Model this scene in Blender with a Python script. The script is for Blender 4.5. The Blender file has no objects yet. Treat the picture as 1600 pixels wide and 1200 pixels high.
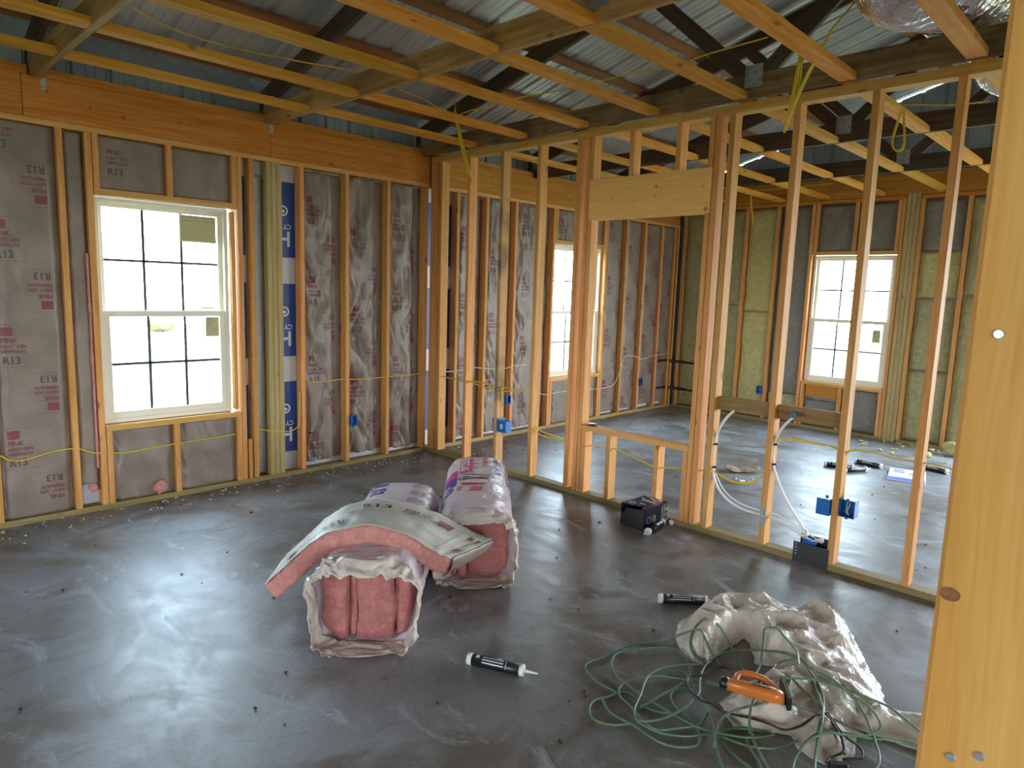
import bpy, bmesh, math, random
from mathutils import Vector, Matrix, noise
sc = bpy.context.scene
COL = sc.collection
random.seed(7)
# ------------------------------------------------------------------ camera
cam = bpy.data.cameras.new('camera'); cam_ob = bpy.data.objects.new('camera', cam); COL.objects.link(cam_ob)
cam.sensor_fit = 'HORIZONTAL'; cam.sensor_width = 36.0; cam.lens = 1065.6/1600*36
cam.clip_start = 0.02; cam.clip_end = 400
CAM = Vector((-4.1356, -5.1711, 1.6074))
RT = Vector((0.70021329, -0.71320537, 0.03224066)); UP = Vector((0.07628184, 0.11964018, 0.98988247)); FW = Vector((0.70984677, 0.69066948, -0.13817826))
mw = Matrix(((RT.x, UP.x, -FW.x, CAM.x), (RT.y, UP.y, -FW.y, CAM.y), (RT.z, UP.z, -FW.z, CAM.z), (0, 0, 0, 1)))
cam_ob.matrix_world = mw
sc.camera = cam_ob
# ------------------------------------------------------------------ world, exposure
sc.view_settings.view_transform = 'Standard'; sc.view_settings.look = 'None'
sc.view_settings.gamma = 1; sc.view_settings.use_curve_mapping = False
sc.view_settings.exposure = 1.45
sc.cycles.use_denoising = True
sc.cycles.max_bounces = 10; sc.cycles.diffuse_bounces = 6; sc.cycles.glossy_bounces = 4
sc.cycles.transparent_max_bounces = 12; sc.cycles.caustics_reflective = False; sc.cycles.caustics_refractive = False
sc.cycles.sample_clamp_indirect = 6
world = bpy.data.worlds.new('sky'); sc.world = world; world.use_nodes = True
wt = world.node_tree; wt.nodes.clear()
wo = wt.nodes.new('ShaderNodeOutputWorld'); bg = wt.nodes.new('ShaderNodeBackground')
tc = wt.nodes.new('ShaderNodeTexCoord'); sx = wt.nodes.new('ShaderNodeSeparateXYZ'); cr = wt.nodes.new('ShaderNodeValToRGB')
wt.links.new(tc.outputs['Generated'], sx.inputs[0]); wt.links.new(sx.outputs['Z'], cr.inputs[0])
cr.color_ramp.elements[0].position = 0.0; cr.color_ramp.elements[0].color = (0.84, 0.93, 1.0, 1)
cr.color_ramp.elements[1].position = 0.6; cr.color_ramp.elements[1].color = (0.58, 0.77, 1.0, 1)
wt.links.new(cr.outputs[0], bg.inputs[0]); bg.inputs[1].default_value = 8.5
wt.links.new(bg.outputs[0], wo.inputs[0])
def portal(name, loc, rot, sx_, sy_):
    l = bpy.data.lights.new(name, 'AREA'); l.shape = 'RECTANGLE'; l.size = sx_; l.size_y = sy_; l.energy = 1
    l.cycles.is_portal = True
    o = bpy.data.objects.new(name, l); COL.objects.link(o); o.location = loc; o.rotation_euler = rot
    return o
P2 = math.pi/2
# an area light emits along its local -Z; portals face into the house
portal('daylight_portal', (-2.31, 0.17, 1.36), (-P2, 0, 0), .95, 1.55)
portal('daylight_portal', (2.28, 0.17, 1.36), (-P2, 0, 0), .95, 1.55)
portal('daylight_portal', (4.66, -2.31, 1.36), (0, P2, 0), 1.55, .95)
portal('daylight_portal', (4.66, -5.5, 1.15), (0, P2, 0), 2.3, 3.1)  # this and the next three sit at unseen openings added for light
portal('daylight_portal', (-7.66, -3.2, 1.25), (0, -P2, 0), 1.5, 1.4)
portal('daylight_portal', (-5.4, -9.56, 1.0), (P2, 0, 0), 2.8, 2.0)
portal('daylight_portal', (3.5, -9.56, 1.2), (P2, 0, 0), 1.8, 2.0)
# ------------------------------------------------------------------ helpers
def tag(o, label=None, cat=None, group=None, kind=None):
    if label: o['label'] = label
    if cat: o['category'] = cat
    if group: o['group'] = group
    if kind: o['kind'] = kind
    return o
def empty(name, loc=(0, 0, 0), rz=0.0):
    o = bpy.data.objects.new(name, None); COL.objects.link(o); o.location = loc; o.rotation_euler = (0, 0, rz)
    o.empty_display_size = .05
    return o
def link(name, me, mats, parent=None):
    if not isinstance(mats, (list, tuple)): mats = [mats]
    if not me.materials:
        for m in mats: me.materials.append(m)
    o = bpy.data.objects.new(name, me); COL.objects.link(o)
    if parent is not None: o.parent = parent
    return o
def from_bm(name, bm, mats, parent=None, smooth=False):
    me = bpy.data.meshes.new(name)
    bmesh.ops.recalc_face_normals(bm, faces=bm.faces[:])
    if smooth:
        for f in bm.faces: f.smooth = True
    bm.to_mesh(me); bm.free()
    return link(name, me, mats, parent)
def from_py(name, vs, fs, mats, parent=None, smooth=False, mi=None):
    me = bpy.data.meshes.new(name); me.from_pydata([tuple(v) for v in vs], [], fs)
    if smooth: me.polygons.foreach_set('use_smooth', [True]*len(me.polygons))
    if mi: me.polygons.foreach_set('material_index', mi)
    me.update()
    return link(name, me, mats, parent)
def bx(bm, x0, x1, y0, y1, z0, z1, mi=0, bevel=0):
    m = Matrix.Translation(((x0+x1)/2, (y0+y1)/2, (z0+z1)/2)) @ Matrix.Diagonal((abs(x1-x0), abs(y1-y0), abs(z1-z0), 1))
    r = bmesh.ops.create_cube(bm, size=1, matrix=m)
    fs = set(f for v in r['verts'] for f in v.link_faces)
    for f in fs: f.material_index = mi
    if bevel:
        es = list(set(e for v in r['verts'] for e in v.link_edges))
        bmesh.ops.bevel(bm, geom=es, offset=bevel, segments=1, affect='EDGES')
def box(name, x0, x1, y0, y1, z0, z1, mat, parent=None, bevel=0):
    bm = bmesh.new(); bx(bm, x0, x1, y0, y1, z0, z1, 0, bevel)
    return from_bm(name, bm, mat, parent)
def board(name, a, b, w, t, mat, parent=None, side=(0, 0, 1), bevel=.0025, bow=0.0):
    """sawn board from a to b (centre line); w measured along 'side', t across it. Grain runs along local X."""
    a = Vector(a); b = Vector(b); X = (b-a); L = X.length; X.normalize()
    S = Vector(side); S = (S - X*S.dot(X)).normalized(); T = X.cross(S)
    bm = bmesh.new()
    bx(bm, -L/2, L/2, -w/2, w/2, -t/2, t/2)
    if bevel: bmesh.ops.bevel(bm, geom=bm.edges[:], offset=bevel, segments=2, affect='EDGES')
    o = from_bm(name, bm, mat, None)
    m = Matrix((( X.x, S.x, T.x, 0), (X.y, S.y, T.y, 0), (X.z, S.z, T.z, 0), (0, 0, 0, 1)))
    o.matrix_world = Matrix.Translation((a+b)/2) @ m
    if parent is not None:
        o.parent = parent
        o.matrix_parent_inverse = Matrix.Translation(-Vector(parent.location))
    return o
def abox(name, x0, x1, y0, y1, z0, z1, mat, parent=None):
    """axis-aligned board, grain along its longest side"""
    d = (abs(x1-x0), abs(y1-y0), abs(z1-z0)); c = ((x0+x1)/2, (y0+y1)/2, (z0+z1)/2)
    k = d.index(max(d)); a = list(c); b = list(c); a[k] -= d[k]/2; b[k] += d[k]/2
    others = [i for i in range(3) if i != k]; s = [0, 0, 0]; s[others[0]] = 1
    return board(name, a, b, d[others[0]], d[others[1]], mat, parent, side=s)
def tube(name, paths, r, mat, parent=None, res=2, cyclic=False):
    cu = bpy.data.curves.new(name, 'CURVE'); cu.dimensions = '3D'; cu.bevel_depth = r; cu.bevel_resolution = res; cu.resolution_u = 6
    cu.use_fill_caps = True
    for p in paths:
        s = cu.splines.new('NURBS'); s.points.add(len(p)-1)
        for i, q in enumerate(p): s.points[i].co = (q[0], q[1], q[2], 1)
        s.order_u = min(3, len(p)); s.use_endpoint_u = True; s.use_cyclic_u = cyclic
    tmp = bpy.data.objects.new('tmp', cu); COL.objects.link(tmp)
    dg = bpy.context.evaluated_depsgraph_get()
    me = bpy.data.meshes.new_from_object(tmp.evaluated_get(dg)); bpy.data.objects.remove(tmp)
    me.name = name; me.materials.clear()
    me.polygons.foreach_set('use_smooth', [True]*len(me.polygons))
    return link(name, me, mat, parent)
def lathe(name, prof, mat, parent=None, n=24, axis='X', mi=None):
    vs = []; fs = []; mis = []
    for (u, r) in prof:
        for k in range(n):
            a = 2*math.pi*k/n; c, s = r*math.cos(a), r*math.sin(a)
            vs.append((u, c, s) if axis == 'X' else (c, s, u))
    for i in range(len(prof)-1):
        for k in range(n):
            fs.append((i*n+k, i*n+(k+1) % n, (i+1)*n+(k+1) % n, (i+1)*n+k)); mis.append(mi[i] if mi else 0)
    fs.append(tuple(range(n-1, -1, -1))); mis.append(mis[0]); fs.append(tuple((len(prof)-1)*n+k for k in range(n))); mis.append(mis[-2] if len(mis) > 1 else 0)
    o = from_py(name, vs, fs, mat, parent, smooth=False, mi=mis)
    me = o.data
    me.polygons.foreach_set('use_smooth', [len(p.vertices) == 4 for p in me.polygons])
    me.update()
    return o
# ------------------------------------------------------------------ materials
def nodes(name):
    m = bpy.data.materials.new(name); m.use_nodes = True; t = m.node_tree
    return m, t, t.nodes['Principled BSDF']
def N(t, k, **kw):
    n = t.nodes.new(k)
    for a, v in kw.items(): setattr(n, a, v)
    return n
def plain(name, c, rough=.6, metal=0.0, spec=.5, noise_amt=0.0, scale=20, bump=0.0, alpha=None, sss=None):
    m, t, b = nodes(name)
    b.inputs['Base Color'].default_value = (*c, 1); b.inputs['Roughness'].default_value = rough
    b.inputs['Metallic'].default_value = metal; b.inputs['Specular IOR Level'].default_value = spec
    if noise_amt or bump:
        co = N(t, 'ShaderNodeTexCoord'); no = N(t, 'ShaderNodeTexNoise'); no.inputs['Scale'].default_value = scale; no.inputs['Detail'].default_value = 5
        t.links.new(co.outputs['Object'], no.inputs['Vector'])
        if noise_amt:
            r = N(t, 'ShaderNodeValToRGB'); e = r.color_ramp.elements
            e[0].position = .3; e[1].position = .7
            e[0].color = (*[x*(1-noise_amt) for x in c], 1); e[1].color = (*[min(1, x*(1+noise_amt)) for x in c], 1)
            t.links.new(no.outputs['Fac'], r.inputs[0]); t.links.new(r.outputs[0], b.inputs['Base Color'])
        if bump:
            bu = N(t, 'ShaderNodeBump'); bu.inputs['Strength'].default_value = bump; bu.inputs['Distance'].default_value = .01
            t.links.new(no.outputs['Fac'], bu.inputs['Height']); t.links.new(bu.outputs[0], b.inputs['Normal'])
    return m
def wood(name, c1, c2, rough=.65, knots=(), knot_col=(.16, .07, .03), grain=1.0, vary=.10, wane=0.0, rnd_knots=True, dirt=0.0):
    m, t, b = nodes(name); L = t.links
    co = N(t, 'ShaderNodeTexCoord'); oi = N(t, 'ShaderNodeObjectInfo')
    sh = N(t, 'ShaderNodeVectorMath', operation='MULTIPLY_ADD')
    L.new(oi.outputs['Random'], sh.inputs[0]); sh.inputs[1].default_value = (17.0, 23.0, 31.0); L.new(co.outputs['Object'], sh.inputs[2])
    # warp then stretched noise: grain runs along X
    wn = N(t, 'ShaderNodeTexNoise'); wn.inputs['Scale'].default_value = 2.2; L.new(sh.outputs[0], wn.inputs['Vector'])
    wv = N(t, 'ShaderNodeVectorMath', operation='MULTIPLY_ADD'); L.new(wn.outputs['Color'], wv.inputs[0]); wv.inputs[1].default_value = (.02, .03, .03); L.new(sh.outputs[0], wv.inputs[2])
    mp = N(t, 'ShaderNodeMapping'); mp.inputs['Scale'].default_value = (1.1, 26, 26); L.new(wv.outputs[0], mp.inputs['Vector'])
    g = N(t, 'ShaderNodeTexNoise'); g.inputs['Scale'].default_value = 1.6; g.inputs['Detail'].default_value = 6; g.inputs['Roughness'].default_value = .6; L.new(mp.outputs[0], g.inputs['Vector'])
    mp2 = N(t, 'ShaderNodeMapping'); mp2.inputs['Scale'].default_value = (6, 260, 260); L.new(wv.outputs[0], mp2.inputs['Vector'])
    g2 = N(t, 'ShaderNodeTexNoise'); g2.inputs['Scale'].default_value = 1.0; g2.inputs['Detail'].default_value = 2; L.new(mp2.outputs[0], g2.inputs['Vector'])
    r = N(t, 'ShaderNodeValToRGB'); r.color_ramp.elements[0].position = .36; r.color_ramp.elements[1].position = .66
    r.color_ramp.elements[0].color = (*c2, 1); r.color_ramp.elements[1].color = (*c1, 1); L.new(g.outputs['Fac'], r.inputs[0])
    mx = N(t, 'ShaderNodeMix', data_type='RGBA', blend_type='MULTIPLY'); mx.inputs['Factor'].default_value = .35*grain
    L.new(r.outputs[0], mx.inputs['A'])
    r2 = N(t, 'ShaderNodeValToRGB'); r2.color_ramp.elements[0].position = .3; r2.color_ramp.elements[1].position = .6
    r2.color_ramp.elements[0].color = (.5, .42, .36, 1); r2.color_ramp.elements[1].color = (1, 1, 1, 1); L.new(g2.outputs['Fac'], r2.inputs[0]); L.new(r2.outputs[0], mx.inputs['B'])
    out = mx.outputs['Result']
    # board to board variation
    hv = N(t, 'ShaderNodeHueSaturation'); mr = N(t, 'ShaderNodeMapRange'); mr.inputs['To Min'].default_value = 1-vary*1.6; mr.inputs['To Max'].default_value = 1+vary*1.6
    L.new(oi.outputs['Random'], mr.inputs['Value']); L.new(mr.outputs[0], hv.inputs['Value'])
    mh = N(t, 'ShaderNodeMath', operation='MULTIPLY_ADD'); L.new(oi.outputs['Random'], mh.inputs[0]); mh.inputs[1].default_value = -.014; mh.inputs[2].default_value = .502; L.new(mh.outputs[0], hv.inputs['Hue'])
    hv.inputs['Saturation'].default_value = 1.18; L.new(out, hv.inputs['Color']); out = hv.outputs['Color']
    def addknot(fac):
        nonlocal out
        k = N(t, 'ShaderNodeMix', data_type='RGBA'); L.new(fac, k.inputs['Factor']); L.new(out, k.inputs['A']); k.inputs['B'].default_value = (*knot_col, 1)
        out = k.outputs['Result']
    if rnd_knots:
        mk = N(t, 'ShaderNodeMapping'); mk.inputs['Scale'].default_value = (3.4, 7, 7); L.new(sh.outputs[0], mk.inputs['Vector'])
        vo = N(t, 'ShaderNodeTexVoronoi'); vo.inputs['Scale'].default_value = 1.0; L.new(mk.outputs[0], vo.inputs['Vector'])
        rk = N(t, 'ShaderNodeMapRange'); rk.inputs['From Min'].default_value = .05; rk.inputs['From Max'].default_value = .13; rk.inputs['To Min'].default_value = .75; rk.inputs['To Max'].default_value = 0
        L.new(vo.outputs['Distance'], rk.inputs['Value']); addknot(rk.outputs[0])
    for (kx, ky, kz, kr) in knots:
        d = N(t, 'ShaderNodeVectorMath', operation='DISTANCE'); d.inputs[1].default_value = (kx, ky, kz); L.new(co.outputs['Object'], d.inputs[0])
        rk = N(t, 'ShaderNodeMapRange'); rk.inputs['From Min'].default_value = kr*.55; rk.inputs['From Max'].default_value = kr*1.25; rk.inputs['To Min'].default_value = .8; rk.inputs['To Max'].default_value = 0
        L.new(d.outputs['Value'], rk.inputs['Value']); addknot(rk.outputs[0])
    if dirt:
        dn = N(t, 'ShaderNodeTexNoise'); dn.inputs['Scale'].default_value = 3.1; dn.inputs['Detail'].default_value = 5; L.new(sh.outputs[0], dn.inputs['Vector'])
        dr = N(t, 'ShaderNodeMapRange'); dr.inputs['From Min'].default_value = .45; dr.inputs['From Max'].default_value = .62; dr.inputs['To Max'].default_value = dirt; L.new(dn.outputs['Fac'], dr.inputs['Value'])
        k = N(t, 'ShaderNodeMix', data_type='RGBA'); L.new(dr.outputs[0], k.inputs['Factor']); L.new(out, k.inputs['A']); k.inputs['B'].default_value = (.045, .036, .028, 1); out = k.outputs['Result']
    L.new(out, b.inputs['Base Color']); b.inputs['Roughness'].default_value = rough; b.inputs['Specular IOR Level'].default_value = .3
    bu = N(t, 'ShaderNodeBump'); bu.inputs['Strength'].default_value = .25; bu.inputs['Distance'].default_value = .002; L.new(g2.outputs['Fac'], bu.inputs['Height']); L.new(bu.outputs[0], b.inputs['Normal'])
    return m
W_STUD = wood('fir_stud', (.76, .46, .235), (.63, .335, .15), vary=.09)
W_BEAM = wood('fir_beam', (.60, .32, .135), (.48, .225, .08), vary=.05, rnd_knots=True)
W_PLATE = wood('fir_plate', (.74, .48, .235), (.62, .37, .155), vary=.05)
W_TREAT = wood('treated_pine', (.40, .32, .17), (.28, .215, .10), vary=.08, knot_col=(.12, .08, .04))
W_POST = wood('treated_post', (.54, .435, .235), (.41, .32, .155), vary=.04, knot_col=(.22, .15, .08))
W_JOIST = wood('joist_fir', (.74, .43, .17), (.60, .30, .10), vary=.12)
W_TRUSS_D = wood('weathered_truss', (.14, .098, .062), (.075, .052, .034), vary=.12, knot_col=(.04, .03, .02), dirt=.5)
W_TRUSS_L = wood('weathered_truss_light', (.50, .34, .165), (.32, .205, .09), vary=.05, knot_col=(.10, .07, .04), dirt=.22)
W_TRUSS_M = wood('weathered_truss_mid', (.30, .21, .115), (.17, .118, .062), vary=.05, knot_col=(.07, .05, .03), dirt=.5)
W_PURLIN = wood('purlin_pine', (.38, .21, .11), (.26, .135, .07), vary=.1)
W_BACK = wood('backing_wood', (.36, .25, .13), (.26, .17, .08), vary=.05)
GALV = plain('galvanised_plate', (.42, .42, .40), .45, .85, noise_amt=.3, scale=60, bump=.3)
NAIL = plain('nail_steel', (.62, .62, .64), .3, 1.0)
VINYL = plain('window_vinyl', (.80, .74, .60), .35)
MUNT = plain('grid_bar_silhouette', (.07, .065, .06), .6)  # bars coloured dark to stand in for their backlit silhouette
WIRE_Y = plain('yellow_cable', (.72, .50, .03), .4)
WIRE_W = plain('white_cable', (.72, .68, .52), .4)
PEX = plain('white_tubing', (.80, .80, .76), .3)
BLUE = plain('blue_plastic', (.008, .12, .38), .35)
BLACK = plain('black_plastic', (.012, .012, .014), .35)
WHITE = plain('white_plastic', (.78, .75, .68), .4)
GREEN = plain('green_cord_jacket', (.11, .19, .105), .33)
ORANGE = plain('orange_plastic', (.62, .17, .03), .3)
DGREY = plain('dark_steel', (.06, .065, .065), .4, .5)
def mat_glass():
    m = bpy.data.materials.new('window_glass'); m.use_nodes = True; t = m.node_tree; t.nodes.clear()
    o = N(t, 'ShaderNodeOutputMaterial'); mx = N(t, 'ShaderNodeMixShader'); tr = N(t, 'ShaderNodeBsdfTransparent'); gl = N(t, 'ShaderNodeBsdfGlossy'); gl.inputs['Roughness'].default_value = .02
    tr.inputs[0].default_value = (.93, .96, .95, 1)
    lw = N(t, 'ShaderNodeLayerWeight'); pw = N(t, 'ShaderNodeMath', operation='POWER'); pw.inputs[1].default_value = 5; ma = N(t, 'ShaderNodeMath', operation='MULTIPLY_ADD'); ma.inputs[1].default_value = .8; ma.inputs[2].default_value = .04
    t.links.new(lw.outputs['Facing'], pw.inputs[0]); t.links.new(pw.outputs[0], ma.inputs[0]); t.links.new(ma.outputs[0], mx.inputs[0]); t.links.new(tr.outputs[0], mx.inputs[1]); t.links.new(gl.outputs[0], mx.inputs[2]); t.links.new(mx.outputs[0], o.inputs[0])
    return m
GLASS = mat_glass()
def mat_floor():
    m, t, b = nodes('concrete_slab'); L = t.links
    co = N(t, 'ShaderNodeTexCoord')
    def noise_(s, d=6, ro=.6, dist=0.0, sc3=(1, 1, 1)):
        mp = N(t, 'ShaderNodeMapping'); mp.inputs['Scale'].default_value = sc3; L.new(co.outputs['Object'], mp.inputs['Vector'])
        n = N(t, 'ShaderNodeTexNoise'); n.inputs['Scale'].default_value = s; n.inputs['Detail'].default_value = d; n.inputs['Roughness'].default_value = ro; n.inputs['Distortion'].default_value = dist
        L.new(mp.outputs[0], n.inputs['Vector']); return n
    a = noise_(.9, 8, .62, .6)
    r = N(t, 'ShaderNodeValToRGB'); e = r.color_ramp.elements; e[0].position = .33; e[0].color = (.165, .158, .150, 1); e[1].position = .68; e[1].color = (.315, .325, .335, 1)
    L.new(a.outputs['Fac'], r.inputs[0])
    # brown damp stains
    s = noise_(1.7, 7, .65, 1.2); sr = N(t, 'ShaderNodeMapRange'); sr.inputs['From Min'].default_value = .46; sr.inputs['From Max'].default_value = .62; sr.inputs['To Max'].default_value = .8; L.new(s.outputs['Fac'], sr.inputs['Value'])
    k = N(t, 'ShaderNodeMix', data_type='RGBA'); L.new(sr.outputs[0], k.inputs['Factor']); L.new(r.outputs[0], k.inputs['A']); k.inputs['B'].default_value = (.13, .092, .058, 1)
    # pale trowel streaks
    w = noise_(3.0, 8, .7, 2.5, (1, .45, 1)); wr = N(t, 'ShaderNodeMapRange'); wr.inputs['From Min'].default_value = .57; wr.inputs['From Max'].default_value = .72; wr.inputs['To Max'].default_value = .8; L.new(w.outputs['Fac'], wr.inputs['Value'])
    k2 = N(t, 'ShaderNodeMix', data_type='RGBA'); L.new(wr.outputs[0], k2.inputs['Factor']); L.new(k.outputs['Result'], k2.inputs['A']); k2.inputs['B'].default_value = (.47, .50, .53, 1)
    # thin dark curved scuffs
    c = noise_(1.5, 3, .5, 2.0); cm = N(t, 'ShaderNodeMath', operation='SUBTRACT'); L.new(c.outputs['Fac'], cm.inputs[0]); cm.inputs[1].default_value = .5
    ca = N(t, 'ShaderNodeMath', operation='ABSOLUTE'); L.new(cm.outputs[0], ca.inputs[0]); cc = N(t, 'ShaderNodeMapRange'); cc.inputs['From Min'].default_value = 0; cc.inputs['From Max'].default_value = .006; cc.inputs['To Min'].default_value = .5; cc.inputs['To Max'].default_value = 0
    L.new(ca.outputs[0], cc.inputs['Value'])
    msk = noise_(4, 3); mm = N(t, 'ShaderNodeMapRange'); mm.inputs['From Min'].default_value = .5; mm.inputs['From Max'].default_value = .6; L.new(msk.outputs['Fac'], mm.inputs['Value'])
    cf = N(t, 'ShaderNodeMath', operation='MULTIPLY'); L.new(cc.outputs[0], cf.inputs[0]); L.new(mm.outputs[0], cf.inputs[1])
    k3 = N(t, 'ShaderNodeMix', data_type='RGBA'); L.new(cf.outputs[0], k3.inputs['Factor']); L.new(k2.outputs['Result'], k3.inputs['A']); k3.inputs['B'].default_value = (.06, .055, .05, 1)
    # fine speckle
    f = noise_(60, 3, .6); fr = N(t, 'ShaderNodeValToRGB'); fr.color_ramp.elements[0].position = .3; fr.color_ramp.elements[0].color = (.78, .78, .78, 1); fr.color_ramp.elements[1].position = .6; fr.color_ramp.elements[1].color = (1, 1, 1, 1); L.new(f.outputs['Fac'], fr.inputs[0])
    k4 = N(t, 'ShaderNodeMix', data_type='RGBA', blend_type='MULTIPLY'); k4.inputs['Factor'].default_value = .8; L.new(k3.outputs['Result'], k4.inputs['A']); L.new(fr.outputs[0], k4.inputs['B'])
    L.new(k4.outputs['Result'], b.inputs['Base Color'])
    rr = N(t, 'ShaderNodeMapRange'); rr.inputs['From Min'].default_value = .3; rr.inputs['From Max'].default_value = .7; rr.inputs['To Min'].default_value = .30; rr.inputs['To Max'].default_value = .52
    L.new(w.outputs['Fac'], rr.inputs['Value']); L.new(rr.outputs[0], b.inputs['Roughness'])
    b.inputs['Specular IOR Level'].default_value = .5
    ad = N(t, 'ShaderNodeMath', operation='ADD'); L.new(w.outputs['Fac'], ad.inputs[0]); L.new(a.outputs['Fac'], ad.inputs[1])
    bu = N(t, 'ShaderNodeBump'); bu.inputs['Strength'].default_value = .14; bu.inputs['Distance'].default_value = .006; L.new(ad.outputs[0], bu.inputs['Height']); L.new(bu.outputs[0], b.inputs['Normal'])
    return m
FLOOR = mat_floor()
def mat_roof(name='galvalume_roofing', c=(.50, .51, .52), rough=.36):
    m, t, b = nodes(name); L = t.links
    co = N(t, 'ShaderNodeTexCoord'); n = N(t, 'ShaderNodeTexNoise'); n.inputs['Scale'].default_value = 2.2; n.inputs['Detail'].default_value = 4; L.new(co.outputs['Object'], n.inputs['Vector'])
    r = N(t, 'ShaderNodeValToRGB'); r.color_ramp.elements[0].position = .3; r.color_ramp.elements[0].color = (*[x*.8 for x in c], 1); r.color_ramp.elements[1].position = .7; r.color_ramp.elements[1].color = (*[x*1.15 for x in c], 1)
    L.new(n.outputs['Fac'], r.inputs[0]); L.new(r.outputs[0], b.inputs['Base Color']); b.inputs['Roughness'].default_value = rough; b.inputs['Metallic'].default_value = .35
    return m
ROOF = mat_roof(); SIDING = mat_roof('steel_siding', (.30, .32, .34), .5)
def mat_kraft():
    m, t, b = nodes('kraft_facing'); L = t.links
    co = N(t, 'ShaderNodeTexCoord'); n = N(t, 'ShaderNodeTexNoise'); n.inputs['Scale'].default_value = 5; n.inputs['Detail'].default_value = 6; L.new(co.outputs['Object'], n.inputs['Vector'])
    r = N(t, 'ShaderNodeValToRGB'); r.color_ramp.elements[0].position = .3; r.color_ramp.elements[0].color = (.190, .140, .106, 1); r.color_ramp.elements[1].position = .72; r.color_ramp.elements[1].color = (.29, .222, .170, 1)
    L.new(n.outputs['Fac'], r.inputs[0]); L.new(r.outputs[0], b.inputs['Base Color']); b.inputs['Roughness'].default_value = .42; b.inputs['Specular IOR Level'].default_value = .45
    v = N(t, 'ShaderNodeTexVoronoi'); v.inputs['Scale'].default_value = 14; v.feature = 'DISTANCE_TO_EDGE'
    mp = N(t, 'ShaderNodeMapping'); mp.inputs['Scale'].default_value = (1, 1, .45); L.new(n.outputs['Color'], mp.inputs['Vector'])
    vm = N(t, 'ShaderNodeVectorMath', operation='MULTIPLY_ADD'); L.new(n.outputs['Color'], vm.inputs[0]); vm.inputs[1].default_value = (.3, .3, .3); L.new(co.outputs['Object'], vm.inputs[2]); L.new(vm.outputs[0], v.inputs['Vector'])
    vr = N(t, 'ShaderNodeMapRange'); vr.inputs['From Max'].default_value = .12; L.new(v.outputs['Distance'], vr.inputs['Value'])
    bu = N(t, 'ShaderNodeBump'); bu.inputs['Strength'].default_value = .14; bu.inputs['Distance'].default_value = .004; L.new(vr.outputs[0], bu.inputs['Height']); L.new(bu.outputs[0], b.inputs['Normal'])
    return m
KRAFT = mat_kraft()
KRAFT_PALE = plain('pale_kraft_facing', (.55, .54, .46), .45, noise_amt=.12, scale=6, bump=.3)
INK_RED = plain('red_print', (.20, .04, .05), .5); INK_DK = plain('dark_print_and_creases', (.095, .055, .055), .5)
def fibre(name, c1, c2, sc_=18, bump=.9):
    m, t, b = nodes(name); L = t.links
    co = N(t, 'ShaderNodeTexCoord'); n = N(t, 'ShaderNodeTexNoise'); n.inputs['Scale'].default_value = sc_; n.inputs['Detail'].default_value = 9; n.inputs['Roughness'].default_value = .72; n.inputs['Distortion'].default_value = 1.5
    L.new(co.outputs['Object'], n.inputs['Vector'])
    r = N(t, 'ShaderNodeValToRGB'); r.color_ramp.elements[0].position = .32; r.color_ramp.elements[0].color = (*c2, 1); r.color_ramp.elements[1].position = .66; r.color_ramp.elements[1].color = (*c1, 1)
    L.new(n.outputs['Fac'], r.inputs[0]); L.new(r.outputs[0], b.inputs['Base Color']); b.inputs['Roughness'].default_value = 1; b.inputs['Specular IOR Level'].default_value = .1
    bu = N(t, 'ShaderNodeBump'); bu.inputs['Strength'].default_value = bump; bu.inputs['Distance'].default_value = .02; L.new(n.outputs['Fac'], bu.inputs['Height']); L.new(bu.outputs[0], b.inputs['Normal'])
    return m
F_PINK = fibre('pink_glass_wool', (.82, .38, .32), (.62, .235, .20), 24)
F_PINKD = fibre('deep_pink_glass_wool', (.66, .27, .24), (.44, .145, .13), 24)
F_YEL = fibre('yellow_glass_wool', (.66, .565, .235), (.44, .37, .155), 12)
F_GRN = fibre('greenish_glass_wool', (.50, .45, .225), (.31, .275, .14), 12)
F_GRY = fibre('grey_glass_wool', (.34, .30, .25), (.21, .185, .155), 20)
def mat_wrap():
    m, t, b = nodes('printed_house_wrap'); L = t.links
    co = N(t, 'ShaderNodeTexCoord'); s = N(t, 'ShaderNodeSeparateXYZ'); L.new(co.outputs['Object'], s.inputs[0])
    a = N(t, 'ShaderNodeMath', operation='SUBTRACT'); L.new(s.outputs['Z'], a.inputs[0]); a.inputs[1].default_value = .184
    md = N(t, 'ShaderNodeMath', operation='MODULO'); L.new(a.outputs[0], md.inputs[0]); md.inputs[1].default_value = .808
    lt = N(t, 'ShaderNodeMath', operation='LESS_THAN'); L.new(md.outputs[0], lt.inputs[0]); lt.inputs[1].default_value = .597
    gt = N(t, 'ShaderNodeMath', operation='GREATER_THAN'); L.new(a.outputs[0], gt.inputs[0]); gt.inputs[1].default_value = 0
    mu = N(t, 'ShaderNodeMath', operation='MULTIPLY'); L.new(lt.outputs[0], mu.inputs[0]); L.new(gt.outputs[0], mu.inputs[1])
    k = N(t, 'ShaderNodeMix', data_type='RGBA'); L.new(mu.outputs[0], k.inputs['Factor']); k.inputs['A'].default_value = (.62, .62, .66, 1); k.inputs['B'].default_value = (.022, .07, .30, 1)
    L.new(k.outputs['Result'], b.inputs['Base Color']); b.inputs['Roughness'].default_value = .4
    return m
WRAP = mat_wrap()
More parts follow.
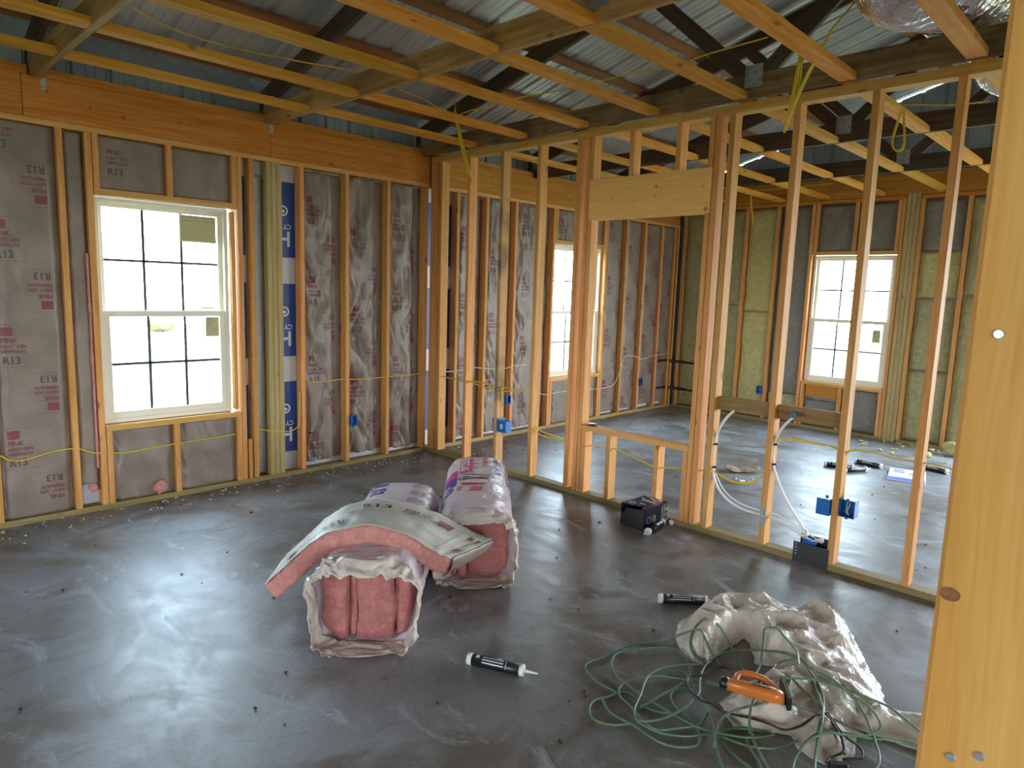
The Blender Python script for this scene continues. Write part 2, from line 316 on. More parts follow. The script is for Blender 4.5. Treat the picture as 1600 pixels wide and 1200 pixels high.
def mat_film(name, c, trans=.25, rough=.28, crease=.35):
    m = bpy.data.materials.new(name); m.use_nodes = True; t = m.node_tree; L = t.links
    b = t.nodes['Principled BSDF']; b.inputs['Base Color'].default_value = (*c, 1); b.inputs['Roughness'].default_value = rough; b.inputs['Specular IOR Level'].default_value = .6
    o = t.nodes['Material Output']; tl = N(t, 'ShaderNodeBsdfTranslucent'); tl.inputs[0].default_value = (*c, 1); mx = N(t, 'ShaderNodeMixShader'); mx.inputs[0].default_value = trans
    L.new(b.outputs[0], mx.inputs[1]); L.new(tl.outputs[0], mx.inputs[2]); L.new(mx.outputs[0], o.inputs[0])
    co = N(t, 'ShaderNodeTexCoord'); n = N(t, 'ShaderNodeTexNoise'); n.inputs['Scale'].default_value = 9; n.inputs['Detail'].default_value = 4; n.inputs['Distortion'].default_value = 1.2; L.new(co.outputs['Object'], n.inputs['Vector'])
    wv = N(t, 'ShaderNodeVectorMath', operation='MULTIPLY_ADD'); L.new(n.outputs['Color'], wv.inputs[0]); wv.inputs[1].default_value = (.25, .25, .25); L.new(co.outputs['Object'], wv.inputs[2])
    v1 = N(t, 'ShaderNodeTexVoronoi'); v1.feature = 'DISTANCE_TO_EDGE'; v1.inputs['Scale'].default_value = 11; L.new(wv.outputs[0], v1.inputs['Vector'])
    v2 = N(t, 'ShaderNodeTexVoronoi'); v2.inputs['Scale'].default_value = 22; L.new(wv.outputs[0], v2.inputs['Vector'])
    ad = N(t, 'ShaderNodeMath', operation='MULTIPLY_ADD'); L.new(v2.outputs['Distance'], ad.inputs[0]); ad.inputs[1].default_value = .35; L.new(v1.outputs['Distance'], ad.inputs[2])
    bu = N(t, 'ShaderNodeBump'); bu.inputs['Strength'].default_value = crease; bu.inputs['Distance'].default_value = .03; L.new(ad.outputs[0], bu.inputs['Height']); L.new(bu.outputs[0], b.inputs['Normal']); L.new(bu.outputs[0], tl.inputs['Normal'])
    return m
FILM = mat_film('white_poly_film', (.86, .76, .80), .2, .17, .22); FILM_T = mat_film('tan_poly_film', (.82, .74, .66), .4, .2, .3)
FILM_S = mat_film('crumpled_poly_sheet', (.84, .75, .64), .35, .24, .28)
# ------------------------------------------------------------------ flat text and print helpers
_tc = {}
def text2d(s, size, cut=.03):
    key = (s, size)
    if key in _tc: return _tc[key]
    cu = bpy.data.curves.new('t', 'FONT'); cu.body = s; cu.size = size; cu.resolution_u = 2; cu.offset = size*.022
    o = bpy.data.objects.new('t', cu); COL.objects.link(o)
    me = bpy.data.meshes.new_from_object(o.evaluated_get(bpy.context.evaluated_depsgraph_get())); bpy.data.objects.remove(o)
    bm = bmesh.new(); bm.from_mesh(me)
    xs = [v.co.x for v in bm.verts]; ys = [v.co.y for v in bm.verts]
    x = math.ceil(min(xs)/cut)*cut
    while x < max(xs):
        bmesh.ops.bisect_plane(bm, geom=bm.verts[:]+bm.edges[:]+bm.faces[:], plane_co=(x, 0, 0), plane_no=(1, 0, 0)); x += cut
    y = math.ceil(min(ys)/cut)*cut
    while y < max(ys):
        bmesh.ops.bisect_plane(bm, geom=bm.verts[:]+bm.edges[:]+bm.faces[:], plane_co=(0, y, 0), plane_no=(0, 1, 0)); y += cut
    bm.verts.index_update()
    r = ([(v.co.x, v.co.y) for v in bm.verts], [tuple(v.index for v in f.verts) for f in bm.faces], max(xs)-min(xs))
    bm.free(); _tc[key] = r
    return r
class Print:
    def __init__(self): self.v = []; self.f = []; self.m = []
    def text(self, s, size, x, y, mi=0, rot=0.0, sx=1.0):
        vs, fs, w = text2d(s, size); b = len(self.v); c, n = math.cos(rot), math.sin(rot)
        for (a, d) in vs: a *= sx; self.v.append((x + a*c - d*n, y + a*n + d*c))
        for f in fs: self.f.append(tuple(b+i for i in f)); self.m.append(mi)
    def rect(self, x0, y0, x1, y1, mi=0, cell=.03, rot=0.0, ox=0.0, oy=0.0):
        nx = max(1, int(abs(x1-x0)/cell)); ny = max(1, int(abs(y1-y0)/cell)); b = len(self.v); c, n = math.cos(rot), math.sin(rot)
        for j in range(ny+1):
            for i in range(nx+1):
                a = x0+(x1-x0)*i/nx; d = y0+(y1-y0)*j/ny; self.v.append((ox+a*c-d*n, oy+a*n+d*c))
        for j in range(ny):
            for i in range(nx):
                q = b+j*(nx+1)+i; self.f.append((q, q+1, q+nx+2, q+nx+1)); self.m.append(mi)
    def ring(self, cx, cy, r0, r1, mi=0, n=28):
        b = len(self.v)
        for k in range(n):
            a = 2*math.pi*k/n; self.v += [(cx+r0*math.cos(a), cy+r0*math.sin(a)), (cx+r1*math.cos(a), cy+r1*math.sin(a))]
        for k in range(n):
            j = (k+1) % n; self.f.append((b+2*k, b+2*k+1, b+2*j+1, b+2*j)); self.m.append(mi)
    def build(self, name, fn, mats, parent=None):
        return from_py(name, [fn(*p) for p in self.v], self.f, mats, parent, mi=self.m)
# ------------------------------------------------------------------ the shell
L_ = 4.463
def structure(o): o['kind'] = 'structure'; return o
bm = bmesh.new(); bx(bm, -7.6, 4.7, -9.55, .13, -.25, 0)
structure(from_bm('floor', bm, FLOOR))
def wall_with_holes(name, axis, pos, t, u0, u1, z0, z1, holes, mat, top=None):
    """solid sheet wall at pos..pos+t across the axis, with rectangular holes (u0,u1,z0,z1)"""
    us = sorted(set([u0, u1]+[h[0] for h in holes]+[h[1] for h in holes])); zs = sorted(set([z0, z1]+[h[2] for h in holes]+[h[3] for h in holes]))
    bm = bmesh.new()
    for i in range(len(us)-1):
        for j in range(len(zs)-1):
            cu, cz = (us[i]+us[i+1])/2, (zs[j]+zs[j+1])/2
            if any(h[0] < cu < h[1] and h[2] < cz < h[3] for h in holes): continue
            if axis == 'y': bx(bm, us[i], us[i+1], pos, pos+t, zs[j], zs[j+1])
            else: bx(bm, pos, pos+t, us[i], us[i+1], zs[j], zs[j+1])
    return from_bm(name, bm, mat)
WIN = (.587, 2.133)
structure(wall_with_holes('wall_back', 'y', .10, .03, -7.6, 4.60, -.02, 2.56, [(-2.79, -1.84, *WIN), (1.81, 2.76, *WIN)], WRAP))
structure(wall_with_holes('wall_right', 'x', 4.565, .03, -9.5, .13, -.02, 2.76, [(-2.781, -1.85, *WIN), (-7.05, -3.95, 0, 2.3)], SIDING))  # second opening is unseen, added to brighten the far room
PLY = plain('plywood_sheathing', (.42, .30, .18), .7, noise_amt=.2, scale=4)
structure(wall_with_holes('wall_left', 'x', -7.6, .03, -9.5, .10, 0, 2.95, [(-3.9, -2.5, .5, 2.0)], PLY))  # unseen opening, added and sized for fill light
structure(wall_with_holes('wall_front', 'y', -9.55, .03, -7.6, 4.6, 0, 2.95, [(-6.8, -4.0, 0, 2.0), (2.6, 4.4, 0, 2.2)], PLY))  # both openings are unseen, added and sized to let in fill light
# ribbed steel: roof slopes, eave siding and gable siding
RS = .28; RZ = 3.118; RIDGE = -4.72
def ribs(u0, u1, pitch=.229):
    pts = []; u = u0
    while u < u1:
        pts += [(u, 0), (u+.012, .019), (u+.034, .019), (u+.046, 0), (u+.105, 0), (u+.108, .004), (u+.118, .004), (u+.121, 0), (u+.162, 0), (u+.165, .004), (u+.175, .004), (u+.178, 0)]
        u += pitch
    return pts
def ribbed(name, pts, f0, f1, mat, t=.0):
    vs = []; fs = []
    for (u, h) in pts: vs += [f0(u, h), f1(u, h)]
    for i in range(len(pts)-1): fs.append((2*i, 2*i+1, 2*i+3, 2*i+2))
    o = from_py(name, vs, fs, mat); md = o.modifiers.new('thick', 'SOLIDIFY'); md.thickness = .003
    return structure(o)
ribbed('ceiling', ribs(-7.9, 4.62), lambda u, h: (u, .45, RZ-RS*.45+h), lambda u, h: (u, RIDGE, RZ-RS*RIDGE+h), ROOF)
ribbed('ceiling', ribs(-7.9, 4.62), lambda u, h: (u, -9.89, RZ-RS*.45+h), lambda u, h: (u, RIDGE, RZ-RS*RIDGE+h), ROOF)
ribbed('trim_1', ribs(-7.7, 4.6), lambda u, h: (u, .115+h, 2.55), lambda u, h: (u, .115+h, 3.088), SIDING)
ribbed('trim_2', ribs(-9.5, .12), lambda u, h: (4.60+h, u, 2.72), lambda u, h: (4.60+h, u, RZ-.014-RS*(u if u > RIDGE else 2*RIDGE-u)), SIDING)
ribbed('trim_3', ribs(-9.5, .12), lambda u, h: (-7.60+h, u, 2.9), lambda u, h: (-7.60+h, u, RZ-.02-RS*(u if u > RIDGE else 2*RIDGE-u)), SIDING)
# house-wrap lettering between the treated posts and the first full stud
pr = Print()
for zb in (.184, .992, 1.8):
    pr.ring(-1.425, zb+.37, .028, .042, 0); pr.ring(-1.425, zb+.365, 0.0, .015, 0, 12)
    pr.text('CY', .055, -1.355, zb+.262, 0, math.pi); pr.text('H', .17, -1.36, zb+.205, 0, math.pi, 1.0); pr.text('®', .045, -1.445, zb+.115, 0, math.pi)
wp = pr.build('wrap_lettering', lambda x, z: (x, .098, z), plain('white_print', (.75, .75, .78), .5), bpy.data.objects['wall_back'])
# ------------------------------------------------------------------ windows
structure(box('eave_light_stop', -7.55, 4.58, .095, .112, 3.03, 3.10, SIDING))  # added strip that blocks daylight dots under the roof ribs at the eave
def window(idx, opening_w, loc, rz, label_side=True, spacer=False):
    """local x runs along the wall across the opening, local y points outdoors, z up from the rough sill"""
    H = 1.546; Wd = opening_w
    e = empty('window_%d' % idx, loc, rz); structure(e)
    x0, x1 = .006, Wd-(.055 if spacer else .008)
    def ring(name, a, b, c, d, y0, y1, w, mat, par, wb=None):
        bm = bmesh.new(); wb = wb or w
        bx(bm, a, a+w, y0, y1, c, d, 0, .002); bx(bm, b-w, b, y0, y1, c, d, 0, .002)
        bx(bm, a+w, b-w, y0, y1, c, c+wb, 0, .002); bx(bm, a+w, b-w, y0, y1, d-w, d, 0, .002)
        return from_bm(name, bm, mat, par)
    ring('window_frame', x0, x1, .004, H-.006, .06, .135, .028, VINYL, e)
    mid = .765
    up = ring('upper_sash', x0+.028, x1-.028, mid-.02, H-.034, .105, .13, .030, VINYL, e)
    lo = ring('lower_sash', x0+.028, x1-.028, .032, mid+.018, .070, .098, .042, VINYL, e, .048)
    for par, c, d, y, w, wb in ((up, mid+.01, H-.064, .118, .058, 0), (lo, .08, mid-.024, .084, .070, 0)):
        a, b = x0+w, x1-w
        g = box('glass_pane', a-.004, b+.004, y-.002, y+.002, c-.004, d+.004, GLASS, par)
        bm = bmesh.new()
        for k in (1, 2): bx(bm, a+(b-a)*k/3-.009, a+(b-a)*k/3+.009, y+.004, y+.010, c, d)
        bx(bm, a, b, y+.004, y+.010, (c+d)/2-.009, (c+d)/2+.009)
        from_bm('grid_bars', bm, MUNT, par)
    if spacer: board('jamb_spacer', (Wd-.03, .045, .02), (Wd-.03, .045, H-.02), .03, .045, W_PLATE, None, side=(1, 0, 0)).parent = e
    return e, up, lo
PAPER = mat_film('sticker_paper', (.52, .45, .22), .12, .5, 0)
INKP = plain('sticker_ink', (.25, .24, .18), .6)
def sticker(par, x0, x1, z0, z1, y):
    s = box('window_sticker', x0, x1, y-.001, y, z0, z1, PAPER, par)
    p = Print(); zz = z1-.018; k = 0
    random.seed(int(x0*1000))
    while zz > z0+.012:
        p.rect(x0+.012, zz, x1-.012-random.random()*.05, zz+(.006 if k in (0, 2) else .0025), 0, 1); zz -= .013; k += 1
    p.build('sticker_print', lambda x, z: (x, y-.0016, z), INKP, s)
w1, up1, lo1 = window(1, .95, (-2.79, 0, WIN[0]), 0, spacer=True)
sticker(up1, .57, .828, 1.285, 1.478, .112); sticker(lo1, .72, .82, .59, .735, .080); sticker(up1, .70, .80, .795, .81, .112)
w2, up2, lo2 = window(2, .95, (1.81, 0, WIN[0]), 0)
w3, up3, lo3 = window(3, .93, (L_, -1.85, WIN[0]), -P2)
sticker(lo3, .745, .83, .53, .68, .080)
# ------------------------------------------------------------------ lumber
ORD = ['first', 'second', 'third', 'fourth', 'fifth', 'sixth', 'seventh', 'eighth', 'ninth', 'tenth', 'eleventh', 'twelfth']
def stud(x0, x1, y0, y1, z0, z1, label, mat=W_STUD, group=None, name='wall_stud', cat='stud'):
    o = abox(name, x0, x1, y0, y1, z0, z1, mat)
    return tag(o, label, cat, group)
ZT = 2.518
# window wall (y = 0 .. .089)
tag(abox('bottom_plate', -7.55, -.0, 0, .089, 0, .038, W_TREAT), 'greenish treated bottom plate on the slab under the left window wall', 'bottom plate')
tag(abox('bottom_plate', 0.0, 4.46, .0, .089, 0, .038, W_TREAT), 'treated bottom plate along the window wall of the far room', 'bottom plate')
tag(abox('top_plate', -7.55, -.0, 0, .089, ZT, 2.554, W_PLATE), 'pale top plate running over the left window under the big beam', 'top plate')
tag(abox('top_plate', 0.095, 4.46, 0, .089, ZT, 2.554, W_PLATE), 'pale top plate over the middle window in the far room', 'top plate')
A = lambda a, b, l, z0=.038, z1=ZT, **k: stud(a, b, 0.0, .089, z0, z1, l, **k)
A(-3.42, -3.384, 'leftmost visible stud at the very left edge of the picture')
A(-2.99, -2.952, 'lone stud between the two batts left of the large left window')
A(-2.832, -2.794, 'full height stud hugging the left side of the large left window')
A(-2.79, -2.752, 'short stud at left end under the sill of the left window', z1=.549)
A(-2.79, -2.752, 'short stud at left end above the left window', z0=2.173)
A(-2.345, -2.307, 'short middle stud under the sill of the left window', z1=.549)
A(-2.335, -2.297, 'short middle stud above the left window', z0=2.173)
A(-1.88, -1.842, 'short stud at right end under the sill of the left window', z1=.549)
A(-1.88, -1.842, 'short stud at right end above the left window', z0=2.173)
A(-1.84, -1.803, 'full height stud hugging the right side of the left window')
A(-1.790, -1.760, 'small scrap of stud standing low beside the left window', z1=.36)
A(-1.747, -1.708, 'stud between left window and silver bubble wrap strip')
A(-1.331, -1.293, 'stud just right of the blue printed house wrap', group=None)
A(-.911, -.873, 'stud carrying a blue electrical box right of the house wrap')
A(-.485, -.447, 'stud with yellow cable end at its foot, between two printed batts')
A(-.057, -.019, 'last stud of the left window wall beside the partition corner')
for i, (a, b, l) in enumerate(((.339, .377, 'first far room stud seen through the leftmost partition gap'), (.733, .771, 'second far room stud beyond the partition, left of the middle window'),
        (1.155, 1.193, 'far room stud carrying a small blue box left of the middle window'), (1.772, 1.809, 'full height stud on left side of the middle window'),
        (2.762, 2.80, 'full height stud on right side of the middle window'), (3.183, 3.221, 'first full stud right of the middle window'),
        (3.601, 3.639, 'second full stud right of the middle window, with a small blue box'), (4.016, 4.054, 'third full stud right of the middle window'), (4.34, 4.378, 'corner stud crossed by black drain pipes on the window wall'), (4.42, 4.458, 'last window wall stud in the far corner'))):
    A(a, b, l)
A(1.812, 1.85, 'short stud at left end under the middle window', z1=.549); A(2.722, 2.759, 'short stud at right end under the middle window', z1=.549); A(2.27, 2.308, 'short middle stud under the middle window', z1=.549)
A(1.812, 1.85, 'short stud at left end above the middle window', z0=2.173); A(2.722, 2.759, 'short stud at right end above the middle window', z0=2.173); A(2.27, 2.308, 'short middle stud above the middle window', z0=2.173)
for (a, b, w) in ((-2.79, -1.842, 'left'), (1.812, 2.759, 'middle')):
    tag(abox('window_sill', a, b, 0, .089, .549, .587, W_PLATE), 'rough wooden sill board below the %s window' % w, 'sill board')
    tag(abox('window_header', a, b, 0, .089, 2.133, 2.173, W_PLATE), 'flat header board above the %s window' % w, 'header board')
for k in range(3):
    x = -1.612+k*.043
    tag(abox('treated_post', x, x+.041, -.002, .135 if 0 else .095, .038, ZT, W_POST), '%s ply of the greenish laminated post left of the blue house wrap' % ('left', 'middle', 'right')[k], 'post')
tag(abox('corner_backer', -.0175, -.001, .03, .089, .038, ZT, W_STUD), 'thin backing strip in the corner behind the partition end stud', 'board')
# beams
kb = lambda pts, L, zc, a: [((p[0]-a)-L/2, (p[1]-zc), -.02, .012) for p in pts]
def beam(x0, x1, label, y0=0.0, knots=()):
    m = W_BEAM
    if knots: m = wood('fir_beam_knotty', (.60, .32, .135), (.48, .225, .08), vary=.05, knots=knots)
    o = board('rim_beam', (x0, y0+.02, 2.678), (x1, y0+.02, 2.678), .244, .038, m, side=(0, 0, 1)); tag(o, label, 'beam'); return o
beam(-4.70, -3.152, 'end of a wide orange beam at top left, left of the first seam')
mid = (-3.149-1.572)/2
beam(-3.149, -1.572, 'wide orange beam above the left window, between its two seams', knots=[(x-mid, z-2.678, -.019, r) for x, z, r in ((-2.595, 2.647, .013), (-2.787, 2.673, .009), (-2.232, 2.682, .009), (-3.02, 2.72, .010))]+[(x-mid, z-2.678, .019, r) for x, z, r in ((-2.595, 2.647, .013), (-2.787, 2.673, .009), (-2.232, 2.682, .009), (-3.02, 2.72, .010))])
beam(-1.569, -.002, 'wide orange beam between the second seam and the partition corner')
beam(.095, 2.6, 'wide beam above the middle window, seen between partition studs')
beam(2.603, 4.44, 'wide beam at the far end of the window wall')
for (a, b, l) in ((-4.7, -3.115, 'narrow upper board over the beam at the far top left'), (-3.055, -1.605, 'narrow upper board lying over the beam above the left window'), (-1.555, -.03, 'narrow upper board over the beam near the partition corner'), (.1, 1.42, 'narrow upper board over the beam in the far room, near part'), (1.48, 4.4, 'narrow upper board over the beam in the far room, far part')):
    tag(abox('upper_board', a, b, .012, .05, 2.803, 2.857, W_BEAM), l, 'board')
for (x, l) in ((-3.04, 'small galvanised tie at the foot of the first roof truss, top left'), (-1.565, 'small galvanised tie below the truss end beside the second beam seam')):
    bm = bmesh.new(); bx(bm, x-.012, x+.016, -.0035, -.0005, 2.728, 2.795, 0, .0008)
    for dz in (2.745, 2.765): bmesh.ops.create_uvsphere(bm, u_segments=8, v_segments=5, radius=.004, matrix=Matrix.Translation((x+.002, -.004, dz)))
    tag(from_bm('truss_tie', bm, GALV), l, 'metal tie')
# far wall (x = L_ .. +.089)
tag(abox('bottom_plate', L_, L_+.089, -2.83, 0.0, 0, .038, W_TREAT), 'treated bottom plate along the far wall under its window', 'bottom plate')
tag(abox('bottom_plate', L_, L_+.089, -3.9, -2.975, 0, .038, W_TREAT), 'treated bottom plate of the far wall right of the laminated post', 'bottom plate')
tag(abox('top_plate', L_, L_+.089, -2.83, -.0, 2.735, 2.773, W_BEAM), 'top plate above the far wall window', 'top plate')
tag(abox('top_plate', L_, L_+.089, -9.4, -2.975, 2.735, 2.773, W_BEAM), 'top plate of the far wall right of the laminated post', 'top plate')
tag(board('gable_beam', (L_+.03, -9.4, 2.90), (L_+.03, .09, 2.90), .244, .038, W_BEAM), 'wide reddish beam across the top of the far wall', 'beam')
B = lambda a, b, l, z0=.038, z1=2.735, m=W_STUD: stud(L_, L_+.089, a, b, z0, z1, l, m)
B(-.09, -.052, 'far wall stud nearest the back corner'); B(-.455, -.417, 'second far wall stud from the back corner'); B(-.99, -.952, 'crooked stud between two yellow insulation bays on the far wall'); B(-1.40, -1.362, 'far wall stud with a blue box, right of the yellow bay')
B(-1.84, -1.802, 'outer full height stud left of the far window'); B(-1.885, -1.847, 'short inner stud under the left end of the far window', z1=.549); B(-1.885, -1.847, 'short stud above the left end of the far window', z0=2.173)
B(-2.33, -2.292, 'short middle stud under the far window', z1=.549); B(-2.33, -2.292, 'short middle stud above the far window', z0=2.173)
B(-2.785, -2.747, 'short stud under the right end of the far window', z1=.549); B(-2.785, -2.747, 'short stud above the right end of the far window', z0=2.173); B(-2.826, -2.788, 'full height stud right of the far window')
for k in range(3):
    y = -2.965+k*.045
    tag(abox('treated_post', L_-.002, L_+.1, y, y+.043, 0, 2.80, W_POST), '%s ply of the grey green post right of the far window' % ('right', 'middle', 'left')[k], 'post')
B(-3.008, -2.970, 'stud tight against the right side of the far laminated post'); B(-3.45, -3.412, 'far wall stud seen between the last two partition studs')
tag(abox('window_sill', L_, L_+.089, -2.782, -1.849, .549, .587, W_PLATE), 'rough wooden sill board below the far window', 'sill board')
tag(abox('window_header', L_, L_+.089, -2.782, -1.849, 2.133, 2.173, W_PLATE), 'flat header board above the far window', 'header board')
# partition (x = 0 .. .089)
tag(abox('bottom_plate', 0, .089, -5.1, -.0, .0, .038, W_TREAT), 'greenish treated bottom plate of the open partition, running toward the camera', 'bottom plate')
tag(abox('top_plate', 0, .089, -5.1, .0, 2.741, 2.779, W_PLATE), 'lower top plate of the open stud partition', 'top plate')
tag(abox('top_plate', .002, .089, -5.1, -.0, 2.780, 2.796 if 0 else 2.7965, W_PLATE), 'thin upper board on top of the partition top plate', 'top plate')
Cc = lambda a, b, l, z0=.038, z1=2.741, x0=0.0, x1=.089, m=W_STUD: stud(x0, x1, a, b, z0, z1, l, m)
Cc(-.098, -.009, 'flat turned stud at the corner where partition meets window wall', x1=.038)
Cc(-.172, -.134, 'second stud of the partition corner, beside the flat one')
Cc(-.555, -.517, 'partition stud behind the far end of the right insulation bag')
Cc(-.971, -.933, 'partition stud with dark bark edge carrying the bright blue box', m=wood('waney_stud', (.62, .42, .22), (.50, .31, .15), vary=.02, dirt=.6))
Cc(-1.388, -1.350, 'partition stud with yellow cable down its side, left of the doorway studs')
Cc(-1.792, -1.754, 'outermost left stud beside the pass-through opening'); Cc(-1.881, -1.843, 'full height stud just left of the header board')
Cc(-1.921, -1.884, 'trimmer stud carrying the left end of the header', z1=2.138, z0=.038)
Cc(-1.921, -1.884, 'short stud above the left end of the header', z0=2.430)
Cc(-1.962, -1.924, 'short stud under the left end of the pass-through sill', z1=.537)
Cc(-2.20, -2.162, 'left short stud under the pass-through sill', z1=.537); Cc(-2.621, -2.583, 'right short stud under the pass-through sill, behind the dark box', z1=.537)
Cc(-2.272, -2.234, 'short stud above the header, left of middle', z0=2.430); Cc(-2.646, -2.608, 'short stud above the header, right of middle', z0=2.430)
Cc(-2.852, -2.814, 'short stud under the right end of the pass-through sill', z1=.537)
Cc(-2.890, -2.854, 'trimmer stud carrying the right end of the header', z1=2.138); Cc(-2.888, -2.852, 'short stud above the right end of the header', z0=2.430)
Cc(-2.931, -2.893, 'tall reddish stud just right of the header board')
Cc(-3.025, -2.987, 'partition stud holding the left white tube'); Cc(-3.430, -3.392, 'partition stud with a steel nail plate near its foot')
Cc(-3.856, -3.818, 'partition stud between two blue boxes'); Cc(-4.257, -4.219, 'last partition stud visible left of the foreground post'); Cc(-4.67, -4.632, 'partition stud in line with the foreground post')
tag(abox('pass_through_sill', 0, .089, -2.853, -1.922, .537, .575, W_PLATE), 'horizontal sill board of the pass-through opening in the partition', 'sill board')
hk = [(-2.471, 2.337, .012), (-2.466, 2.277, .007), (-2.299, 2.257, .008), (-2.108, 2.282, .007), (-2.825, 2.311, .007), (-2.858, 2.165, .016), (-2.356, 2.309, .005)]
hy = (-2.888-1.886)/2
PINE = wood('pale_header_pine', (.98, .63, .32), (.92, .56, .26), vary=0, rnd_knots=False, knots=[(y-hy, s*(z-2.284), t, r) for (y, z, r) in hk for s in (1,) for t in (-.044, .044)], knot_col=(.30, .15, .06), grain=.5)
ho = board('header_beam', (.044, -2.888, 2.284), (.044, -1.886, 2.284), .29, .088, PINE); tag(ho, 'wide pale pine header board over the pass-through opening', 'header beam')
Z_B = (.855, .945)
tag(abox('pipe_backing', .049, .088, -3.391, -3.026, *Z_B, W_BACK), 'left brown backing block between partition studs', 'backing block')
tag(abox('pipe_backing', .049, .088, -3.817, -3.431, *Z_B, W_BACK), 'right brown backing block, with the blue pipe stub in front', 'backing block')
# foreground doorway wall
pk = [(-5.068, 1.369, .012)]
PB = wood('foreground_pine', (.76, .49, .225), (.64, .38, .155), vary=0, rnd_knots=False, knots=[(z-1.389, 0, 0, 0) for z in ()], grain=.5)
# local x of a vertical board is z, local y (side x) , local z
fp = board('door_post', (-3.481, -5.096, .038), (-3.481, -5.096, 2.74), .038, .089, PB, side=(1, 0, 0), bevel=.004)
tag(fp, 'large blurred pine post in the right foreground, with nail heads', 'post')
bm = bmesh.new()
def disc(bm, x, y, z, r, h=.0015):
    bmesh.ops.create_cone(bm, segments=14, radius1=r, radius2=r*.8, depth=h, cap_ends=True, matrix=Matrix.Translation((x, y, z)) @ Matrix.Rotation(-P2, 4, 'Y'))
fpi = fp.matrix_world.inverted()
for (y, z) in ((-5.0715, 1.585), (-5.0765, 1.233), (-5.0955, 1.244)):
    bm = bmesh.new(); disc(bm, -3.5005, y, z, .0042); bmesh.ops.transform(bm, matrix=fpi, verts=bm.verts[:])
    from_bm('nail_head', bm, NAIL, fp)
bm = bmesh.new(); bmesh.ops.create_cone(bm, segments=18, radius1=.0058, radius2=.0058, depth=.0006, cap_ends=True, matrix=Matrix.Translation((-3.5002, -5.0615, 1.371)) @ Matrix.Rotation(-P2, 4, 'Y') @ Matrix.Diagonal((1, 1.3, 1, 1)))
bmesh.ops.transform(bm, matrix=fpi, verts=bm.verts[:]); kn = from_bm('knot', bm, plain('knot_wood', (.22, .085, .03), .6, noise_amt=.5, scale=150), fp)
tag(abox('bottom_plate', -3.50, -.002, -5.141, -5.052, 0, .038, W_TREAT), 'bottom plate at the foot of the foreground post', 'bottom plate')
tag(abox('top_plate', -4.9, -.002, -5.141, -5.052, 2.741, 2.779, W_PLATE), 'top plate of the doorway wall above the foreground post', 'top plate')
for i, x in enumerate((-3.46, -3.02, -2.6, -2.18, -1.76, -1.34, -.92, -.5, -.1)):
    tag(abox('wall_stud', x, x+.038, -5.141, -5.052, .038, 2.741, W_STUD), '%s doorway wall stud counting from the foreground post' % ORD[i], 'stud', 'doorway wall studs')
# ------------------------------------------------------------------ trusses, joists, purlins
def truss(x, label, mb, mt):
    e = empty('roof_truss', (x, 0, 2.79))
    def p(nm, a, b, w, m, t=.038, dx=0): return board(nm, (x+dx, a[0], a[1]), (x+dx, b[0], b[1]), w, t, m, e, side=(0, 0, 1))
    zc = 3.03
    p('bottom_chord', (.11, 2.86), (-9.5, 2.86), .14, mb)
    p('top_chord', (.40, 2.915+.08-RS*.40), (RIDGE, 2.995-RS*RIDGE), .14, mt)
    p('top_chord', (2*RIDGE-.40, 2.995-RS*.40), (RIDGE, 2.995-RS*RIDGE), .14, mt)
    for s in (0, 1):
        f = (lambda y: y) if s == 0 else (lambda y: 2*RIDGE-y)
        p('web', (f(-3.13), 2.90), (f(-2.36), 3.60), .089, mt, .036); p('web', (f(-3.20), 2.90), (f(-4.66), 4.20), .089, mt, .036)
        for (y, z, w, h) in ((-3.165, 2.915, .11, .13), (-.04, 2.935, .16, .09)):
            bm = bmesh.new()
            for sx_ in (-.0205, .0205): bx(bm, sx_-.0008, sx_+.0008, f(y)-w/2, f(y)+w/2, z-2.79-h/2, z-2.79+h/2)
            from_bm('connector_plate', bm, GALV, e)
    tag(e, label, 'roof truss')
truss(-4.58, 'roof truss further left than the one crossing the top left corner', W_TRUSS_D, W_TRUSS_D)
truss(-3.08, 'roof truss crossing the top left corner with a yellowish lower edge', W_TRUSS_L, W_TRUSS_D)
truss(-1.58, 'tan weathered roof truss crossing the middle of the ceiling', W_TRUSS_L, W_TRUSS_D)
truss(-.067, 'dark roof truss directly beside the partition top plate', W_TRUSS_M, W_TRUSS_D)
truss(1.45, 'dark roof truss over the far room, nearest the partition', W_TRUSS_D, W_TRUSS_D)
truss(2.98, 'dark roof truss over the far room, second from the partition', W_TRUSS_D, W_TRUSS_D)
bays = [(-4.56, -3.10, (-.56, -1.20, -1.83, -2.45, -3.06, -3.66), 'in the bay at the far left'), (-3.06, -1.60, (-.56, -1.18, -1.80, -2.45, -3.06, -3.68, -4.28), 'between the first and second truss'),
        (-1.56, -.087, (-.63, -1.22, -1.83, -2.43, -3.05, -3.665, -4.26), 'between the tan truss and the partition'), (-.047, 1.43, (-.62, -1.25, -1.87, -2.46, -3.05, -3.66, -4.27), 'in the first far room bay'),
        (1.47, 2.96, (-.66, -1.30, -1.89, -2.47, -3.09, -3.70, -4.31), 'in the second far room bay'), (3.0, L_+.008, (-.70, -1.36, -1.90, -2.51, -3.14, -3.74, -4.35), 'in the last bay before the far wall')]
for (a, b, ys, l) in bays:
    for i, y in enumerate(ys):
        tag(board('ceiling_joist', (a, y-.046, 2.809), (b, y-.046-.0*i, 2.809), .038, .091, W_JOIST), '%s ceiling joist from the window wall %s' % (ORD[i], l), 'joist')
for i in range(8):
    y = -.10-.61*i; z = 3.075-RS*y+.019*1.04
    o = board('roof_purlin', (-7.55, y, z), (4.58, y, z), .089, .036, W_PURLIN, side=(0, 1, -RS)); tag(o, '%s reddish purlin under the metal roof, counting up from the window wall eave' % ORD[i], 'purlin')
